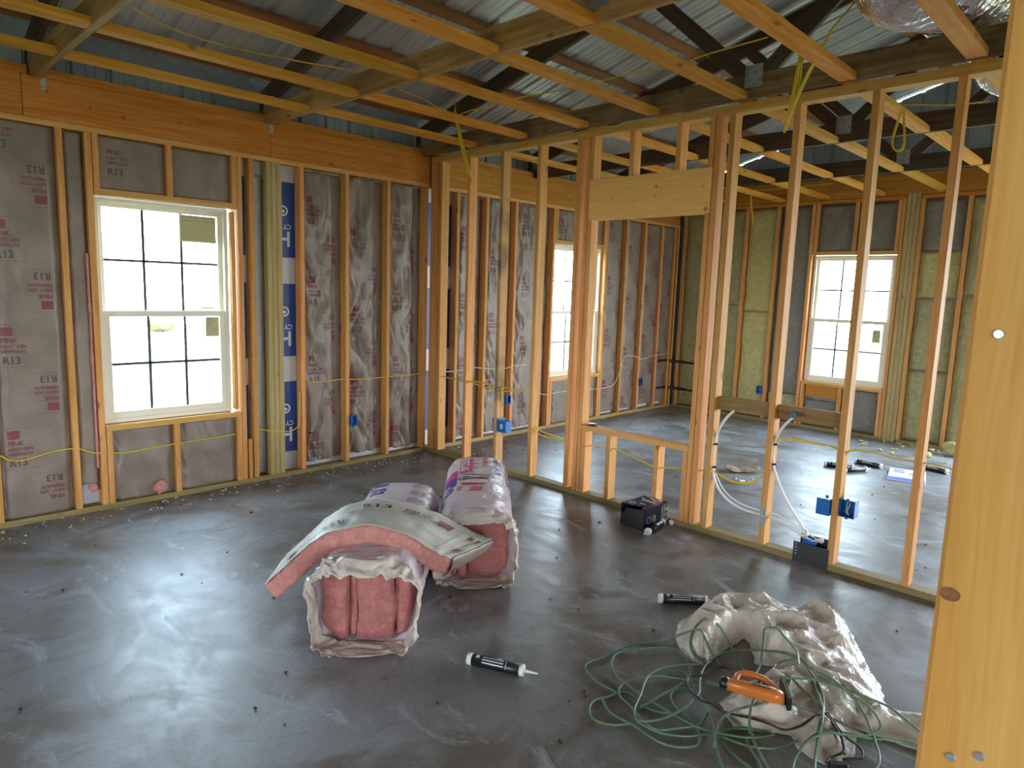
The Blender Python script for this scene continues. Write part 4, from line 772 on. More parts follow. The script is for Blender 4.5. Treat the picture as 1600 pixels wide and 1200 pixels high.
# ------------------------------------------------------------------ wiring and plumbing
PATHS = {"cord":[[[-1.48,-3.909,0.008],[-1.403,-3.741,0.008],[-1.433,-3.676,0.008],[-1.512,-3.605,0.008],[-1.585,-3.548,0.008],[-1.676,-3.532,0.008],[-1.781,-3.529,0.008],[-1.865,-3.505,0.008],[-1.917,-3.502,0.008],[-1.951,-3.546,0.008],[-1.978,-3.618,0.008],[-1.981,-3.693,0.008],[-1.982,-3.78,0.008],[-1.98,-3.854,0.008],[-1.969,-3.912,0.008],[-1.932,-3.946,0.008]],[[-1.695,-3.907,0.014],[-1.655,-3.863,0.014],[-1.589,-3.823,0.014],[-1.534,-3.768,0.014],[-1.505,-3.702,0.014],[-1.554,-3.648,0.014],[-1.615,-3.603,0.014],[-1.675,-3.566,0.014],[-1.741,-3.543,0.014],[-1.811,-3.568,0.014],[-1.861,-3.609,0.014],[-1.898,-3.673,0.014],[-1.917,-3.75,0.014],[-1.93,-3.812,0.014],[-1.938,-3.877,0.014],[-1.945,-3.953,0.014],[-1.952,-4.026,0.014],[-1.942,-4.087,0.014],[-1.919,-4.139,0.014],[-1.875,-4.211,0.014],[-1.823,-4.259,0.014],[-1.774,-4.28,0.014]],[[-1.547,-3.89,0.03],[-1.608,-3.825,0.03],[-1.671,-3.785,0.03],[-1.734,-3.761,0.03],[-1.811,-3.756,0.03],[-1.874,-3.778,0.03],[-1.938,-3.809,0.03],[-2.006,-3.833,0.03],[-2.059,-3.854,0.03],[-2.104,-3.892,0.03],[-2.085,-3.922,0.03],[-2.037,-3.953,0.03],[-1.976,-3.971,0.03],[-1.89,-3.982,0.03],[-1.791,-3.974,0.03],[-1.754,-3.964,0.03],[-1.694,-3.927,0.03],[-1.607,-3.894,0.03],[-1.534,-3.876,0.03],[-1.448,-3.875,0.03],[-1.373,-3.898,0.03],[-1.318,-3.947,0.03],[-1.285,-4.014,0.03],[-1.258,-4.075,0.03],[-1.268,-4.136,0.03],[-1.328,-4.215,0.03],[-1.401,-4.288,0.03],[-1.472,-4.34,0.03],[-1.576,-4.381,0.03],[-1.68,-4.399,0.03],[-1.767,-4.426,0.03],[-1.871,-4.462,0.03]],[[-1.469,-4.014,0.02],[-1.419,-3.975,0.02],[-1.357,-3.906,0.02],[-1.313,-3.853,0.02],[-1.299,-3.797,0.02],[-1.324,-3.745,0.02],[-1.378,-3.726,0.02],[-1.454,-3.744,0.02],[-1.513,-3.783,0.02],[-1.537,-3.832,0.02],[-1.529,-3.874,0.02]],[[-1.703,-3.852,0.014],[-1.702,-3.82,0.014],[-1.748,-3.787,0.014],[-1.808,-3.739,0.014],[-1.873,-3.712,0.014],[-1.932,-3.705,0.014],[-1.978,-3.724,0.014],[-2.005,-3.757,0.014],[-2.021,-3.814,0.014],[-2.045,-3.86,0.014],[-2.076,-3.924,0.014],[-2.073,-3.977,0.014],[-2.004,-4.016,0.014],[-1.947,-4.057,0.014],[-1.89,-4.058,0.014],[-1.821,-4.041,0.014]],[[-1.954,-3.791,0.008],[-1.941,-3.759,0.008],[-1.961,-3.726,0.008],[-2.031,-3.714,0.008],[-2.081,-3.689,0.008],[-2.134,-3.698,0.008],[-2.179,-3.738,0.008],[-2.19,-3.78,0.008],[-2.17,-3.825,0.008],[-2.131,-3.862,0.008],[-2.096,-3.874,0.008]],[[-2.06,-3.708,0.008],[-2.099,-3.757,0.008],[-2.113,-3.813,0.008],[-2.105,-3.873,0.008],[-2.107,-3.91,0.008],[-2.116,-3.951,0.008],[-2.12,-4.008,0.008],[-2.101,-4.061,0.008],[-2.058,-4.101,0.008],[-2.019,-4.114,0.008],[-1.962,-4.082,0.008],[-1.943,-4.048,0.008],[-1.913,-3.997,0.008],[-1.9,-3.955,0.008],[-1.873,-3.91,0.008],[-1.842,-3.88,0.008],[-1.806,-3.869,0.008],[-1.759,-3.878,0.008],[-1.727,-3.903,0.008]],[[-1.682,-3.884,0.02],[-1.756,-3.941,0.02],[-1.811,-4.021,0.02],[-1.858,-4.073,0.02],[-1.923,-4.116,0.02],[-1.986,-4.155,0.02],[-2.049,-4.2,0.02],[-2.097,-4.243,0.02]],[[-2.029,-4.172,0.05],[-1.978,-4.148,0.05],[-1.887,-4.119,0.05],[-1.833,-4.117,0.05],[-1.777,-4.141,0.05],[-1.72,-4.197,0.05],[-1.649,-4.26,0.05],[-1.623,-4.31,0.05],[-1.599,-4.373,0.05],[-1.589,-4.415,0.05]],[[-1.915,-4.137,0.008],[-1.973,-4.192,0.008],[-1.991,-4.244,0.008],[-2.008,-4.316,0.008]],[[-1.915,-4.137,0.008],[-1.876,-4.136,0.008],[-1.836,-4.161,0.008],[-1.8,-4.206,0.008],[-1.774,-4.256,0.008]],[[-1.303,-4.176,0.05],[-1.325,-4.13,0.05],[-1.387,-4.108,0.05],[-1.438,-4.127,0.05],[-1.469,-4.177,0.05],[-1.495,-4.259,0.05],[-1.525,-4.333,0.05],[-1.553,-4.362,0.05]],[[-1.965,-4.42,0.05],[-1.885,-4.398,0.05],[-1.795,-4.39,0.05],[-1.715,-4.405,0.05],[-1.658,-4.44,0.05]],[[-1.812,-3.733,0.02],[-1.747,-3.801,0.02],[-1.703,-3.881,0.02],[-1.66,-3.967,0.02],[-1.629,-4.057,0.02],[-1.602,-4.112,0.02]],[[-1.807,-4.165,0.01],[-1.821,-4.14,0.01],[-1.793,-4.113,0.01]],[[-2.081,-3.885,0.01],[-2.082,-3.949,0.01],[-2.067,-4.001,0.01],[-2.018,-4.064,0.01],[-1.936,-4.116,0.01]],[[-1.706,-3.784,0.014],[-1.659,-3.81,0.014],[-1.644,-3.84,0.014],[-1.683,-3.87,0.014],[-1.765,-3.873,0.014],[-1.844,-3.862,0.014],[-1.929,-3.857,0.014],[-2.002,-3.846,0.014]],[[-1.658,-3.922,0.02],[-1.646,-3.996,0.02],[-1.629,-4.057,0.02],[-1.625,-4.149,0.02]],[[-1.927,-4.143,0.01],[-1.917,-4.201,0.01],[-1.899,-4.253,0.01],[-1.844,-4.316,0.01],[-1.752,-4.354,0.01]],[[-1.865,-4.212,0.01],[-1.908,-4.245,0.01],[-1.936,-4.288,0.01],[-1.987,-4.328,0.01]],[[-1.867,-4.227,0.08],[-1.804,-4.192,0.08],[-1.732,-4.171,0.08],[-1.649,-4.168,0.08],[-1.558,-4.18,0.08],[-1.489,-4.213,0.08],[-1.447,-4.248,0.08],[-1.409,-4.287,0.08],[-1.384,-4.365,0.08],[-1.383,-4.413,0.08],[-1.382,-4.483,0.08],[-1.381,-4.55,0.08],[-1.406,-4.622,0.08],[-1.43,-4.691,0.08]],[[-1.822,-4.208,0.05],[-1.898,-4.256,0.05],[-1.958,-4.312,0.05],[-2.004,-4.364,0.05]],[[-1.584,-4.414,0.05],[-1.576,-4.457,0.05],[-1.561,-4.501,0.05],[-1.551,-4.55,0.05],[-1.525,-4.594,0.05],[-1.489,-4.647,0.05],[-1.477,-4.705,0.05]],[[-1.659,-4.44,0.05],[-1.628,-4.478,0.05],[-1.591,-4.528,0.05],[-1.542,-4.577,0.05]],[[-1.357,-4.269,0.09],[-1.363,-4.332,0.09],[-1.399,-4.384,0.09],[-1.419,-4.424,0.09],[-1.428,-4.473,0.09],[-1.457,-4.522,0.09],[-1.495,-4.56,0.09],[-1.538,-4.551,0.09],[-1.598,-4.526,0.09],[-1.661,-4.482,0.09],[-1.776,-4.39,0.09]],[[-1.344,-4.367,0.07],[-1.37,-4.414,0.07],[-1.434,-4.458,0.07],[-1.486,-4.497,0.07],[-1.535,-4.535,0.07],[-1.565,-4.556,0.07],[-1.636,-4.594,0.07],[-1.695,-4.612,0.07],[-1.754,-4.609,0.07],[-1.807,-4.601,0.07]],[[-1.411,-4.271,0.06],[-1.455,-4.303,0.06],[-1.511,-4.344,0.06],[-1.564,-4.373,0.06],[-1.647,-4.401,0.06],[-1.732,-4.421,0.06],[-1.798,-4.435,0.06],[-1.848,-4.451,0.06],[-1.926,-4.481,0.06]],[[-1.497,-4.219,0.05],[-1.554,-4.238,0.05],[-1.619,-4.235,0.05]],[[-1.556,-4.536,0.03],[-1.578,-4.611,0.03],[-1.565,-4.668,0.03],[-1.565,-4.704,0.03]],[[-1.376,-4.202,0.1],[-1.287,-4.161,0.1],[-1.236,-4.107,0.1],[-1.2,-4.034,0.1],[-1.198,-3.973,0.1],[-1.315,-4.02,0.1],[-1.426,-4.062,0.1],[-1.564,-4.096,0.1]]],"blackwire":[[[-1.549,-4.023,0.035],[-1.512,-3.976,0.035],[-1.53,-3.934,0.035],[-1.601,-3.919,0.035],[-1.654,-3.919,0.035],[-1.689,-3.887,0.035],[-1.731,-3.889,0.035],[-1.777,-3.923,0.035],[-1.808,-3.983,0.035],[-1.818,-4.017,0.035],[-1.8,-4.041,0.035],[-1.819,-4.085,0.035],[-1.802,-4.142,0.035],[-1.776,-4.192,0.035],[-1.759,-4.247,0.035],[-1.761,-4.308,0.035],[-1.717,-4.337,0.035],[-1.634,-4.375,0.035],[-1.567,-4.386,0.035]]],"plugwire":[[[-1.568,-4.38,0.05],[-1.628,-4.429,0.05],[-1.656,-4.462,0.05],[-1.688,-4.49,0.05],[-1.728,-4.508,0.05],[-1.762,-4.49,0.05],[-1.8,-4.477,0.05],[-1.818,-4.482,0.05]],[[-1.556,-4.381,0.05],[-1.62,-4.436,0.05],[-1.659,-4.489,0.05],[-1.65,-4.525,0.05],[-1.671,-4.553,0.05],[-1.71,-4.561,0.05],[-1.733,-4.531,0.05],[-1.76,-4.514,0.05]],[[-1.588,-4.425,0.05],[-1.626,-4.451,0.05],[-1.669,-4.479,0.05],[-1.728,-4.508,0.05]],[[-1.783,-4.474,0.02],[-1.783,-4.508,0.02],[-1.791,-4.536,0.02]]],"wireA":[[[-3.402,0.006,0.482],[-3.369,0.006,0.461],[-3.349,0.006,0.439],[-3.313,0.006,0.425],[-3.263,0.006,0.421],[-3.198,0.006,0.435],[-3.098,0.006,0.459],[-3.003,0.006,0.461],[-2.951,0.006,0.452],[-2.906,0.006,0.427],[-2.864,0.006,0.408],[-2.835,0.006,0.405],[-2.74,0.006,0.391],[-2.65,0.006,0.382],[-2.516,0.006,0.394],[-2.335,0.006,0.4],[-2.271,0.006,0.404],[-2.091,0.006,0.407],[-1.897,0.006,0.414]]],"wireB":[[[-1.733,-0.004,0.442],[-1.696,-0.004,0.427],[-1.572,-0.004,0.396],[-1.443,-0.004,0.374],[-1.374,-0.004,0.403],[-1.357,-0.004,0.428],[-1.353,-0.004,0.699]]],"wireD":[[[0.197,0.006,0.77],[0.313,0.006,0.762],[0.608,0.006,0.79],[0.699,0.006,0.778],[1.049,0.006,0.736],[1.206,0.006,0.783],[1.411,0.006,0.771]],[[1.555,0.006,0.455],[1.723,0.006,0.388],[1.948,0.006,0.421],[2.572,0.006,0.4],[2.837,0.006,0.387],[3.013,0.006,0.397],[3.108,0.006,0.423],[3.217,0.006,0.627],[3.274,0.006,0.792],[3.54,0.006,0.771],[3.699,0.006,0.703],[3.96,0.006,0.761],[4.337,0.006,0.77]]],"wireC":[[[-1.276,0.006,0.778],[-1.225,0.006,0.774],[-1.097,0.006,0.771],[-1.004,0.006,0.777],[-0.937,0.006,0.78],[-0.855,0.006,0.768],[-0.714,0.006,0.767],[-0.517,0.006,0.765],[-0.442,0.006,0.766],[-0.231,0.006,0.768],[-0.069,0.006,0.773]]],"wirePL":[[[0.045,0.095,0.762],[0.045,0.038,0.763],[0.045,-0.127,0.757],[0.045,-0.27,0.75],[0.045,-0.425,0.746],[0.045,-0.526,0.752],[0.045,-0.656,0.764],[0.045,-0.876,0.761],[0.045,-0.997,0.749],[0.045,-1.173,0.755],[0.045,-1.293,0.75]],[[0.045,-0.559,0.75],[0.045,-0.721,0.726],[0.045,-0.785,0.722],[0.045,-0.878,0.721],[0.045,-1.006,0.716],[0.045,-1.173,0.742],[0.045,-1.293,0.75]],[[0.045,-0.945,0.753],[0.045,-0.975,0.751],[0.045,-0.992,0.695],[0.045,-0.966,0.606],[0.045,-0.955,0.518],[0.045,-0.943,0.43]],[[0.045,-1.341,0.756],[0.045,-1.361,0.754],[0.045,-1.385,0.696],[0.045,-1.375,0.623],[0.045,-1.354,0.538],[0.045,-1.368,0.488],[0.045,-1.397,0.452],[0.045,-1.533,0.429],[0.045,-1.728,0.414]],[[0.045,-1.368,0.488],[0.045,-1.385,0.419],[0.045,-1.508,0.394],[0.045,-1.728,0.411]]],"wirePM":[[[0.045,-1.906,0.397],[0.045,-1.948,0.403],[0.045,-2.058,0.426],[0.045,-2.132,0.433],[0.045,-2.222,0.433],[0.045,-2.339,0.409],[0.045,-2.457,0.387],[0.045,-2.552,0.362],[0.045,-2.617,0.366],[0.045,-2.699,0.386],[0.045,-2.785,0.397],[0.045,-2.924,0.414],[0.045,-3.004,0.429]]],"wirePR":[[[0.045,-2.982,0.438],[0.045,-3.036,0.432],[0.045,-3.102,0.403],[0.045,-3.172,0.385],[0.045,-3.25,0.39],[0.045,-3.314,0.412],[0.045,-3.353,0.453],[0.045,-3.387,0.497],[0.045,-3.419,0.665],[0.045,-3.453,0.743],[0.045,-3.543,0.749],[0.045,-3.631,0.745],[0.045,-3.717,0.746],[0.045,-3.791,0.74],[0.045,-3.838,0.715]],[[0.045,-3.036,0.429],[0.045,-3.096,0.412],[0.045,-3.172,0.393],[0.045,-3.25,0.397],[0.045,-3.313,0.419],[0.045,-3.353,0.458]],[[0.045,-3.857,0.438],[0.045,-3.847,0.552],[0.045,-3.843,0.629],[0.045,-3.85,0.689],[0.045,-3.859,0.729],[0.045,-3.906,0.746],[0.045,-3.992,0.75],[0.045,-4.06,0.74],[0.045,-4.135,0.732],[0.045,-4.198,0.74],[0.045,-4.256,0.738],[0.045,-4.313,0.741],[0.045,-4.426,0.73]],[[0.055,-3.449,0.738],[0.055,-3.54,0.741],[0.055,-3.628,0.736],[0.055,-3.713,0.739],[0.055,-3.787,0.741],[0.055,-3.834,0.703],[0.055,-3.845,0.609],[0.055,-3.86,0.436]]],"pexA":[[[0.045,-3.144,0.865],[0.045,-3.103,0.822],[0.045,-3.062,0.761],[0.045,-3.033,0.691],[0.045,-3.022,0.612],[0.045,-3.02,0.523],[0.045,-3.022,0.457],[0.045,-3.031,0.392],[0.045,-3.075,0.313],[0.045,-3.149,0.253],[0.045,-3.242,0.222],[0.045,-3.368,0.216],[0.045,-3.426,0.221],[0.045,-3.5,0.214],[0.045,-3.594,0.177],[0.045,-3.676,0.143],[0.045,-3.736,0.127]]],"pexB":[[[0.045,-3.536,0.884],[0.045,-3.495,0.842],[0.045,-3.459,0.795],[0.045,-3.438,0.741],[0.045,-3.427,0.687],[0.045,-3.423,0.624],[0.045,-3.431,0.553],[0.045,-3.455,0.486],[0.045,-3.516,0.375],[0.045,-3.585,0.278],[0.045,-3.657,0.195]]],"ties":[[[0.03,-3.032,0.62],[0.03,-3.033,0.462],[0.03,-3.434,0.693],[0.03,-3.436,0.565]]],"stub":[[[0.04,-3.51,0.893],[0.04,-3.583,0.928]]],"ceilA":[[[-2.914,-1.255,2.935],[-2.734,-1.125,2.935],[-2.643,-1.095,2.935],[-2.455,-1.052,2.935],[-2.188,-1.082,2.935],[-2.059,-1.118,2.935],[-1.827,-1.183,2.935],[-1.743,-1.229,2.935],[-1.604,-1.264,2.935]]],"ceilB":[[[-1.252,-1.151,2.94],[-1.107,-1.115,2.94],[-0.935,-1.075,2.94],[-0.692,-0.961,2.94],[-0.541,-0.942,2.94]]],"ceilC":[[[-0.477,-0.929,2.94],[-0.513,-1.074,2.94],[-0.517,-1.222,2.94],[-0.521,-1.364,2.94],[-0.546,-1.662,2.94],[-0.512,-1.861,2.94],[-0.487,-2.04,2.94],[-0.495,-2.262,2.94],[-0.509,-2.522,2.94],[-0.486,-2.769,2.94],[-0.483,-2.939,2.94],[-0.525,-3.076,2.94],[-0.546,-3.277,2.94],[-0.564,-3.463,2.94]]],"ceilD":[[[-1.01,-3.601,2.95],[-0.821,-3.614,2.95],[-0.57,-3.604,2.95],[-0.427,-3.585,2.95]]],"coil1":[[[-0.5,-0.916,2.976],[-0.5,-0.991,2.76],[-0.5,-1.088,2.524],[-0.5,-1.136,2.419]]],"coil2":[[[-0.5,-3.617,2.924],[-0.5,-3.618,2.762],[-0.5,-3.594,2.594],[-0.5,-3.564,2.477]]],"coil2b":[[[-0.5,-3.76,2.931],[-0.5,-3.717,2.835],[-0.5,-3.659,2.739],[-0.5,-3.6,2.593],[-0.5,-3.564,2.477]]],"coil3":[[[0.8,-3.747,2.835],[0.8,-3.721,2.722],[0.8,-3.699,2.607],[0.8,-3.731,2.552],[0.8,-3.775,2.559],[0.8,-3.778,2.637],[0.8,-3.747,2.835]]],"coil3w":[[[0.8,-3.746,2.839],[0.8,-3.848,2.827],[0.8,-4.041,2.79],[0.8,-4.202,2.79]]],"coil4":[[[4.0,-1.206,2.896],[4.0,-1.252,2.641],[4.0,-1.283,2.464]]],"coil4w":[[[4.0,-1.061,2.945],[4.0,-1.208,2.873],[4.0,-1.701,2.895],[4.0,-2.171,2.894]]],"sheet":[[[-1.414,-3.649,0.03],[-1.264,-3.573,0.03],[-1.123,-3.58,0.03],[-0.968,-3.604,0.03],[-0.817,-3.689,0.03],[-0.773,-3.807,0.03],[-0.722,-3.92,0.03],[-0.603,-3.988,0.03],[-0.523,-4.05,0.03],[-0.599,-4.123,0.03],[-0.769,-4.23,0.03],[-0.974,-4.351,0.03],[-1.045,-4.39,0.03],[-1.12,-4.453,0.03],[-1.258,-4.509,0.03],[-1.257,-4.544,0.03],[-1.205,-4.621,0.03],[-1.09,-4.727,0.03],[-1.36,-4.781,0.03],[-1.465,-4.684,0.03],[-1.474,-4.603,0.03],[-1.54,-4.491,0.03],[-1.683,-4.527,0.03],[-1.801,-4.471,0.03],[-1.782,-4.364,0.03],[-1.718,-4.326,0.03],[-1.779,-4.244,0.03],[-1.832,-4.144,0.03],[-1.734,-4.041,0.03],[-1.527,-4.048,0.03],[-1.302,-4.087,0.03],[-1.351,-4.008,0.03],[-1.207,-3.916,0.03],[-1.165,-3.874,0.03],[-1.355,-3.858,0.03],[-1.525,-3.871,0.03],[-1.539,-3.801,0.03],[-1.483,-3.704,0.03]]]}
def wire(name, keys, r, mat, label, cat='cable', res=2, idx=None):
    ps = []
    for k in keys:
        q = PATHS[k]
        ps += [q[i] for i in idx] if idx is not None else q
    return tag(tube(name, ps, r, mat, None, res), label, cat)
wire('electric_cable', ['wireA'], .0042, WIRE_Y, 'yellow cable run low along the wall under the left window')
wire('electric_cable', ['wireB'], .0042, WIRE_Y, 'short yellow cable across the laminated post, turning up at the stud')
wire('electric_cable', ['wireC'], .0038, WIRE_Y, 'yellow cable crossing the three batts right of the house wrap')
wire('electric_cable', ['wireD'], .004, WIRE_W, 'pale cable crossing the window wall bays of the far room')
wire('electric_cable', ['wirePL'], .0052, WIRE_Y, 'bundle of yellow cables through the partition studs near the corner, dropping to the blue box')
wire('electric_cable', ['wirePM'], .005, WIRE_Y, 'yellow cable through the short studs below the pass-through sill')
wire('electric_cable', ['wirePR'], .0046, WIRE_Y, 'yellow cables looping through the right partition studs to the blue boxes')
wire('electric_cable', ['ceilA', 'ceilB'], .0042, WIRE_Y, 'thin yellow cable over the ceiling joists at upper left')
wire('electric_cable', ['ceilC'], .0042, WIRE_Y, 'yellow cable over the joists between the two hanging coils')
def coil(name, main, label, n, spread, r=.0042, tails=()):
    ps = []
    random.seed(len(label))
    m = [Vector(p) for p in main]
    for k in range(n):
        o1 = Vector((random.uniform(-1, 1)*spread, random.uniform(-1, 1)*spread, 0)); o2 = Vector((random.uniform(-1, 1)*spread, random.uniform(-1, 1)*spread, 0))
        down = [p+o1*(.4+.6*math.sin(math.pi*i/(len(m)-1))) for i, p in enumerate(m)]
        up = [p+o2*(.4+.6*math.sin(math.pi*i/(len(m)-1))) for i, p in enumerate(m[:-1])][::-1]
        ps.append(down+[m[-1]+Vector((0, 0, -.012*(k % 3)))]+up)
    for t in tails: ps.append([Vector(p) for p in t])
    return tag(tube(name, ps, r, WIRE_Y), label, 'cable coil')
c1 = PATHS['coil1'][0]
coil('cable_coil', c1, 'yellow cable coil hanging before the window wall corner', 4, .016, tails=[[c1[0], (c1[0][0], c1[0][1], c1[0][2]+.07)]])
coil('cable_coil', PATHS['coil2'][0], 'long yellow cable coil draped over a joist above the partition', 4, .012, tails=[PATHS['ceilD'][0]])
coil('cable_coil', PATHS['coil2b'][0], 'splayed yellow cable ends of the coil above the partition', 2, .008, tails=[[PATHS['coil2b'][0][0], Vector(PATHS['coil2b'][0][0])+Vector((.05, -.08, .12))]])
tag(tube('cable_coil', PATHS['coil3']+[[(p[0]+.02, p[1]+.012, p[2]+.01) for p in PATHS['coil3'][0]]]+PATHS['coil3w'], .0045, WIRE_Y), 'yellow cable loop hanging behind the partition, right part', 'cable coil')
coil('cable_coil', PATHS['coil4'][0], 'small yellow cable coil hanging before the far wall', 3, .012, tails=PATHS['coil4w']+[[PATHS['coil4'][0][0], (4.0, -1.30, 2.834), (4.0, -1.45, 2.833)]])
wire('water_tube', ['pexA'], .0085, PEX, 'white water tube bending from the left partition stud down to the floor plates', 'water tube', 3)
wire('water_tube', ['pexB'], .0085, PEX, 'white water tube falling from the blue pipe stub to the valve', 'water tube', 3)
PATHS['pexA2'] = [[(p[0]+.03, p[1], p[2]+.018) for p in PATHS['pexA'][0][7:]]]
wire('water_tube', ['pexA2'], .0045, PEX, 'thin white line running beside the left water tube', 'water tube')
for i, p in enumerate(PATHS['ties'][0]):
    o = lathe('pipe_clamp', [(-.006, .0125), (.006, .0125)], BLACK, None, 16, 'Z'); o.location = (p[0]+.012, p[1]+(-.004), p[2])
    bm = bmesh.new(); bm.from_mesh(o.data); bx(bm, -.004, .004, .008, .028, -.005, .005); bm.to_mesh(o.data); bm.free()
    tag(o, ('upper', 'lower')[i % 2]+' black pipe clamp on the '+('left' if i < 2 else 'right')+' white tube', 'pipe clamp')
st = lathe('pipe_stub', [(-.10, .017), (-.10, .019), (-.085, .019), (-.085, .016), (.03, .016), (.03, .019), (.045, .019)], plain('blue_pipe', (.05, .13, .24), .4), None, 18, 'X'); st.location = (.01, -3.545, .905); st.rotation_euler = (0, .10, .35)
tag(st, 'dark blue pipe stub sticking out of the right backing block', 'pipe')
for (z, l) in ((.675, 'upper'), (.288, 'lower')):
    o = tube('drain_pipe', [[(4.10, .03, z), (4.28, .03, z), (4.40, .03, z-.01), (4.462, -.02, z-.02), (4.50, -.18, z-.02), (4.50, -.38, z-.03)]], .022, BLACK, None, 3); tag(o, l+' black drain pipe bending through the far corner', 'drain pipe')
# blue boxes
def outlet_box(c, rz, label, w=.058, h=.10, d=.07, closed=False, wires=False, back=False):
    e = empty('outlet_box', c, rz)                                     # opening faces local -y
    bm = bmesh.new(); t = .003
    bx(bm, -w/2, -w/2+t, 0, d, -h/2, h/2); bx(bm, w/2-t, w/2, 0, d, -h/2, h/2); bx(bm, -w/2+t, w/2-t, 0, d, -h/2, -h/2+t); bx(bm, -w/2+t, w/2-t, 0, d, h/2-t, h/2)
    bx(bm, -w/2+t, w/2-t, d-t, d, -h/2+t, h/2-t)
    for z in (-h/2-.004, h/2+.004): bx(bm, -.008, .008, 0, .012, z-.005, z+.005)
    from_bm('box_body', bm, BLUE, e)
    for s in (-1, 1):
        n = lathe('box_nail', [(-.02, .0018), (.05, .0018), (.05, .004), (.052, .004)], NAIL, e, 8, 'X'); n.location = (s*0-.02, d*.55, s*(h/2-.01)); n.rotation_euler = (0, 0, 0)
    if wires:
        tube('wire_tail', [[(.0, d*.7, h/2-.01), (.01, .02, .01), (-.012, .004, -.02), (.014, .002, -.035)], [(-.01, d*.7, h/2-.01), (-.015, .02, .0), (.008, .006, -.028)]], .0022, WIRE_W, e)
    tag(e, label, 'outlet box'); return e
outlet_box((-.838, -.022, .402), 0, 'small blue box on the stud between the printed batts', d=.034)
outlet_box((1.112, -.022, .405), 0, 'blue box on a far room stud left of the middle window', w=.07, d=.034)
outlet_box((3.675, -.022, .41), 0, 'tiny blue box on a far room stud right of the middle window', d=.034)
outlet_box((L_-.03, -1.325, .405), -P2, 'blue box on the far wall stud beside the yellow wool', w=.06, d=.03)
bb = box('box_body_tmp', 0, 1, 0, 1, 0, 1, BLUE); bpy.data.objects.remove(bb)
e = empty('outlet_box', (.045, -1.03, .41)); 
bm = bmesh.new(); bx(bm, -.042, .03, -.053, .053, -.052, .052, 0, .003); from_bm('box_body', bm, BLUE, e)
bm = bmesh.new(); bx(bm, -.0435, -.0425, -.018, .012, -.018, .022); from_bm('box_label', bm, plain('paper_label', (.72, .72, .70), .6), e)
bm = bmesh.new()
for k in range(3): bx(bm, -.0442, -.0437, -.012, .006, -.01+k*.009, -.006+k*.009)
from_bm('label_marks', bm, BLACK, e)
tag(e, 'bright blue double box with a white label on the bark edged partition stud', 'outlet box')
e = outlet_box((.05, -.895, .425), P2*2, 'dark side of a blue box on the left of the bark edged stud', w=.09, h=.10); e.rotation_euler = (0, 0, math.pi)
e.location = (.05, -.93+.045-.03, .425)
outlet_box((.05, -3.775, .385), -P2*0+math.pi*0, 'blue box on the left side of the stud near the metal plates', w=.075).rotation_euler = (0, 0, P2)
e = outlet_box((-.004, -3.905, .40), -P2, 'open blue box with white wire tails, right side of the stud', w=.085, h=.105, wires=True); 
for o_ in ('x',): pass
# floor plates, valve
e = empty('protection_plate', (-.003, -3.725, .06)); bm = bmesh.new(); bx(bm, -.0012, .0012, -.105, .105, -.06, .066); from_bm('plate', bm, DGREY, e)
bm = bmesh.new()
for z in (.05, .03, -.01, .01):
    bmesh.ops.create_cone(bm, segments=10, radius1=.004, radius2=.004, depth=.0006, cap_ends=True, matrix=Matrix.Translation((-.0016, .088, z)) @ Matrix.Rotation(P2, 4, 'Y'))
from_bm('plate_holes', bm, plain('hole_pale', (.6, .6, .6), .5), e); tag(e, 'front dark steel plate nailed over the partition bottom plate', 'steel plate')
e = empty('protection_plate', (.091, -3.72, .08)); bm = bmesh.new(); bx(bm, -.0012, .0012, -.095, .095, -.06, .075); from_bm('plate', bm, DGREY, e); tag(e, 'rear dark steel plate behind the valve', 'steel plate')
e = empty('water_valve', (.045, -3.70, .04)); bm = bmesh.new(); bx(bm, -.03, .03, -.035, .035, .0, .105, 0, .004); from_bm('valve_bracket', bm, BLUE, e)
o = lathe('valve_body', [(.0, .010), (.02, .012), (.02, .016), (.035, .016), (.035, .010), (.06, .010)], WHITE, e, 14, 'Z'); o.location = (0, .03, .10)
o = lathe('valve_nozzle', [(.0, .010), (.03, .013), (.03, .016), (.045, .016), (.05, .008)], WHITE, e, 14, 'X'); o.location = (-.005, -.03, .105); o.rotation_euler = (0, -.25, -P2*.9)
tag(e, 'blue bracket with white fittings between the two steel plates', 'valve')
tag(box('nail_plate', -.0025, -.0008, -3.428, -3.394, .160, .280, GALV), 'grey nail plate on the front of a partition stud', 'nail plate')
# small device and paper on the pass-through sill
e = empty('tape_measure', (.045, -1.99, .576), .5); bm = bmesh.new(); bx(bm, -.035, .035, -.03, .03, 0, .014, 0, .003); from_bm('case', bm, BLACK, e); bm = bmesh.new(); bx(bm, -.02, .02, -.018, .018, .014, .017, 0, .001); from_bm('case_label', bm, WHITE, e)
tag(e, 'small black and white gadget lying on the pass-through sill', 'gadget')
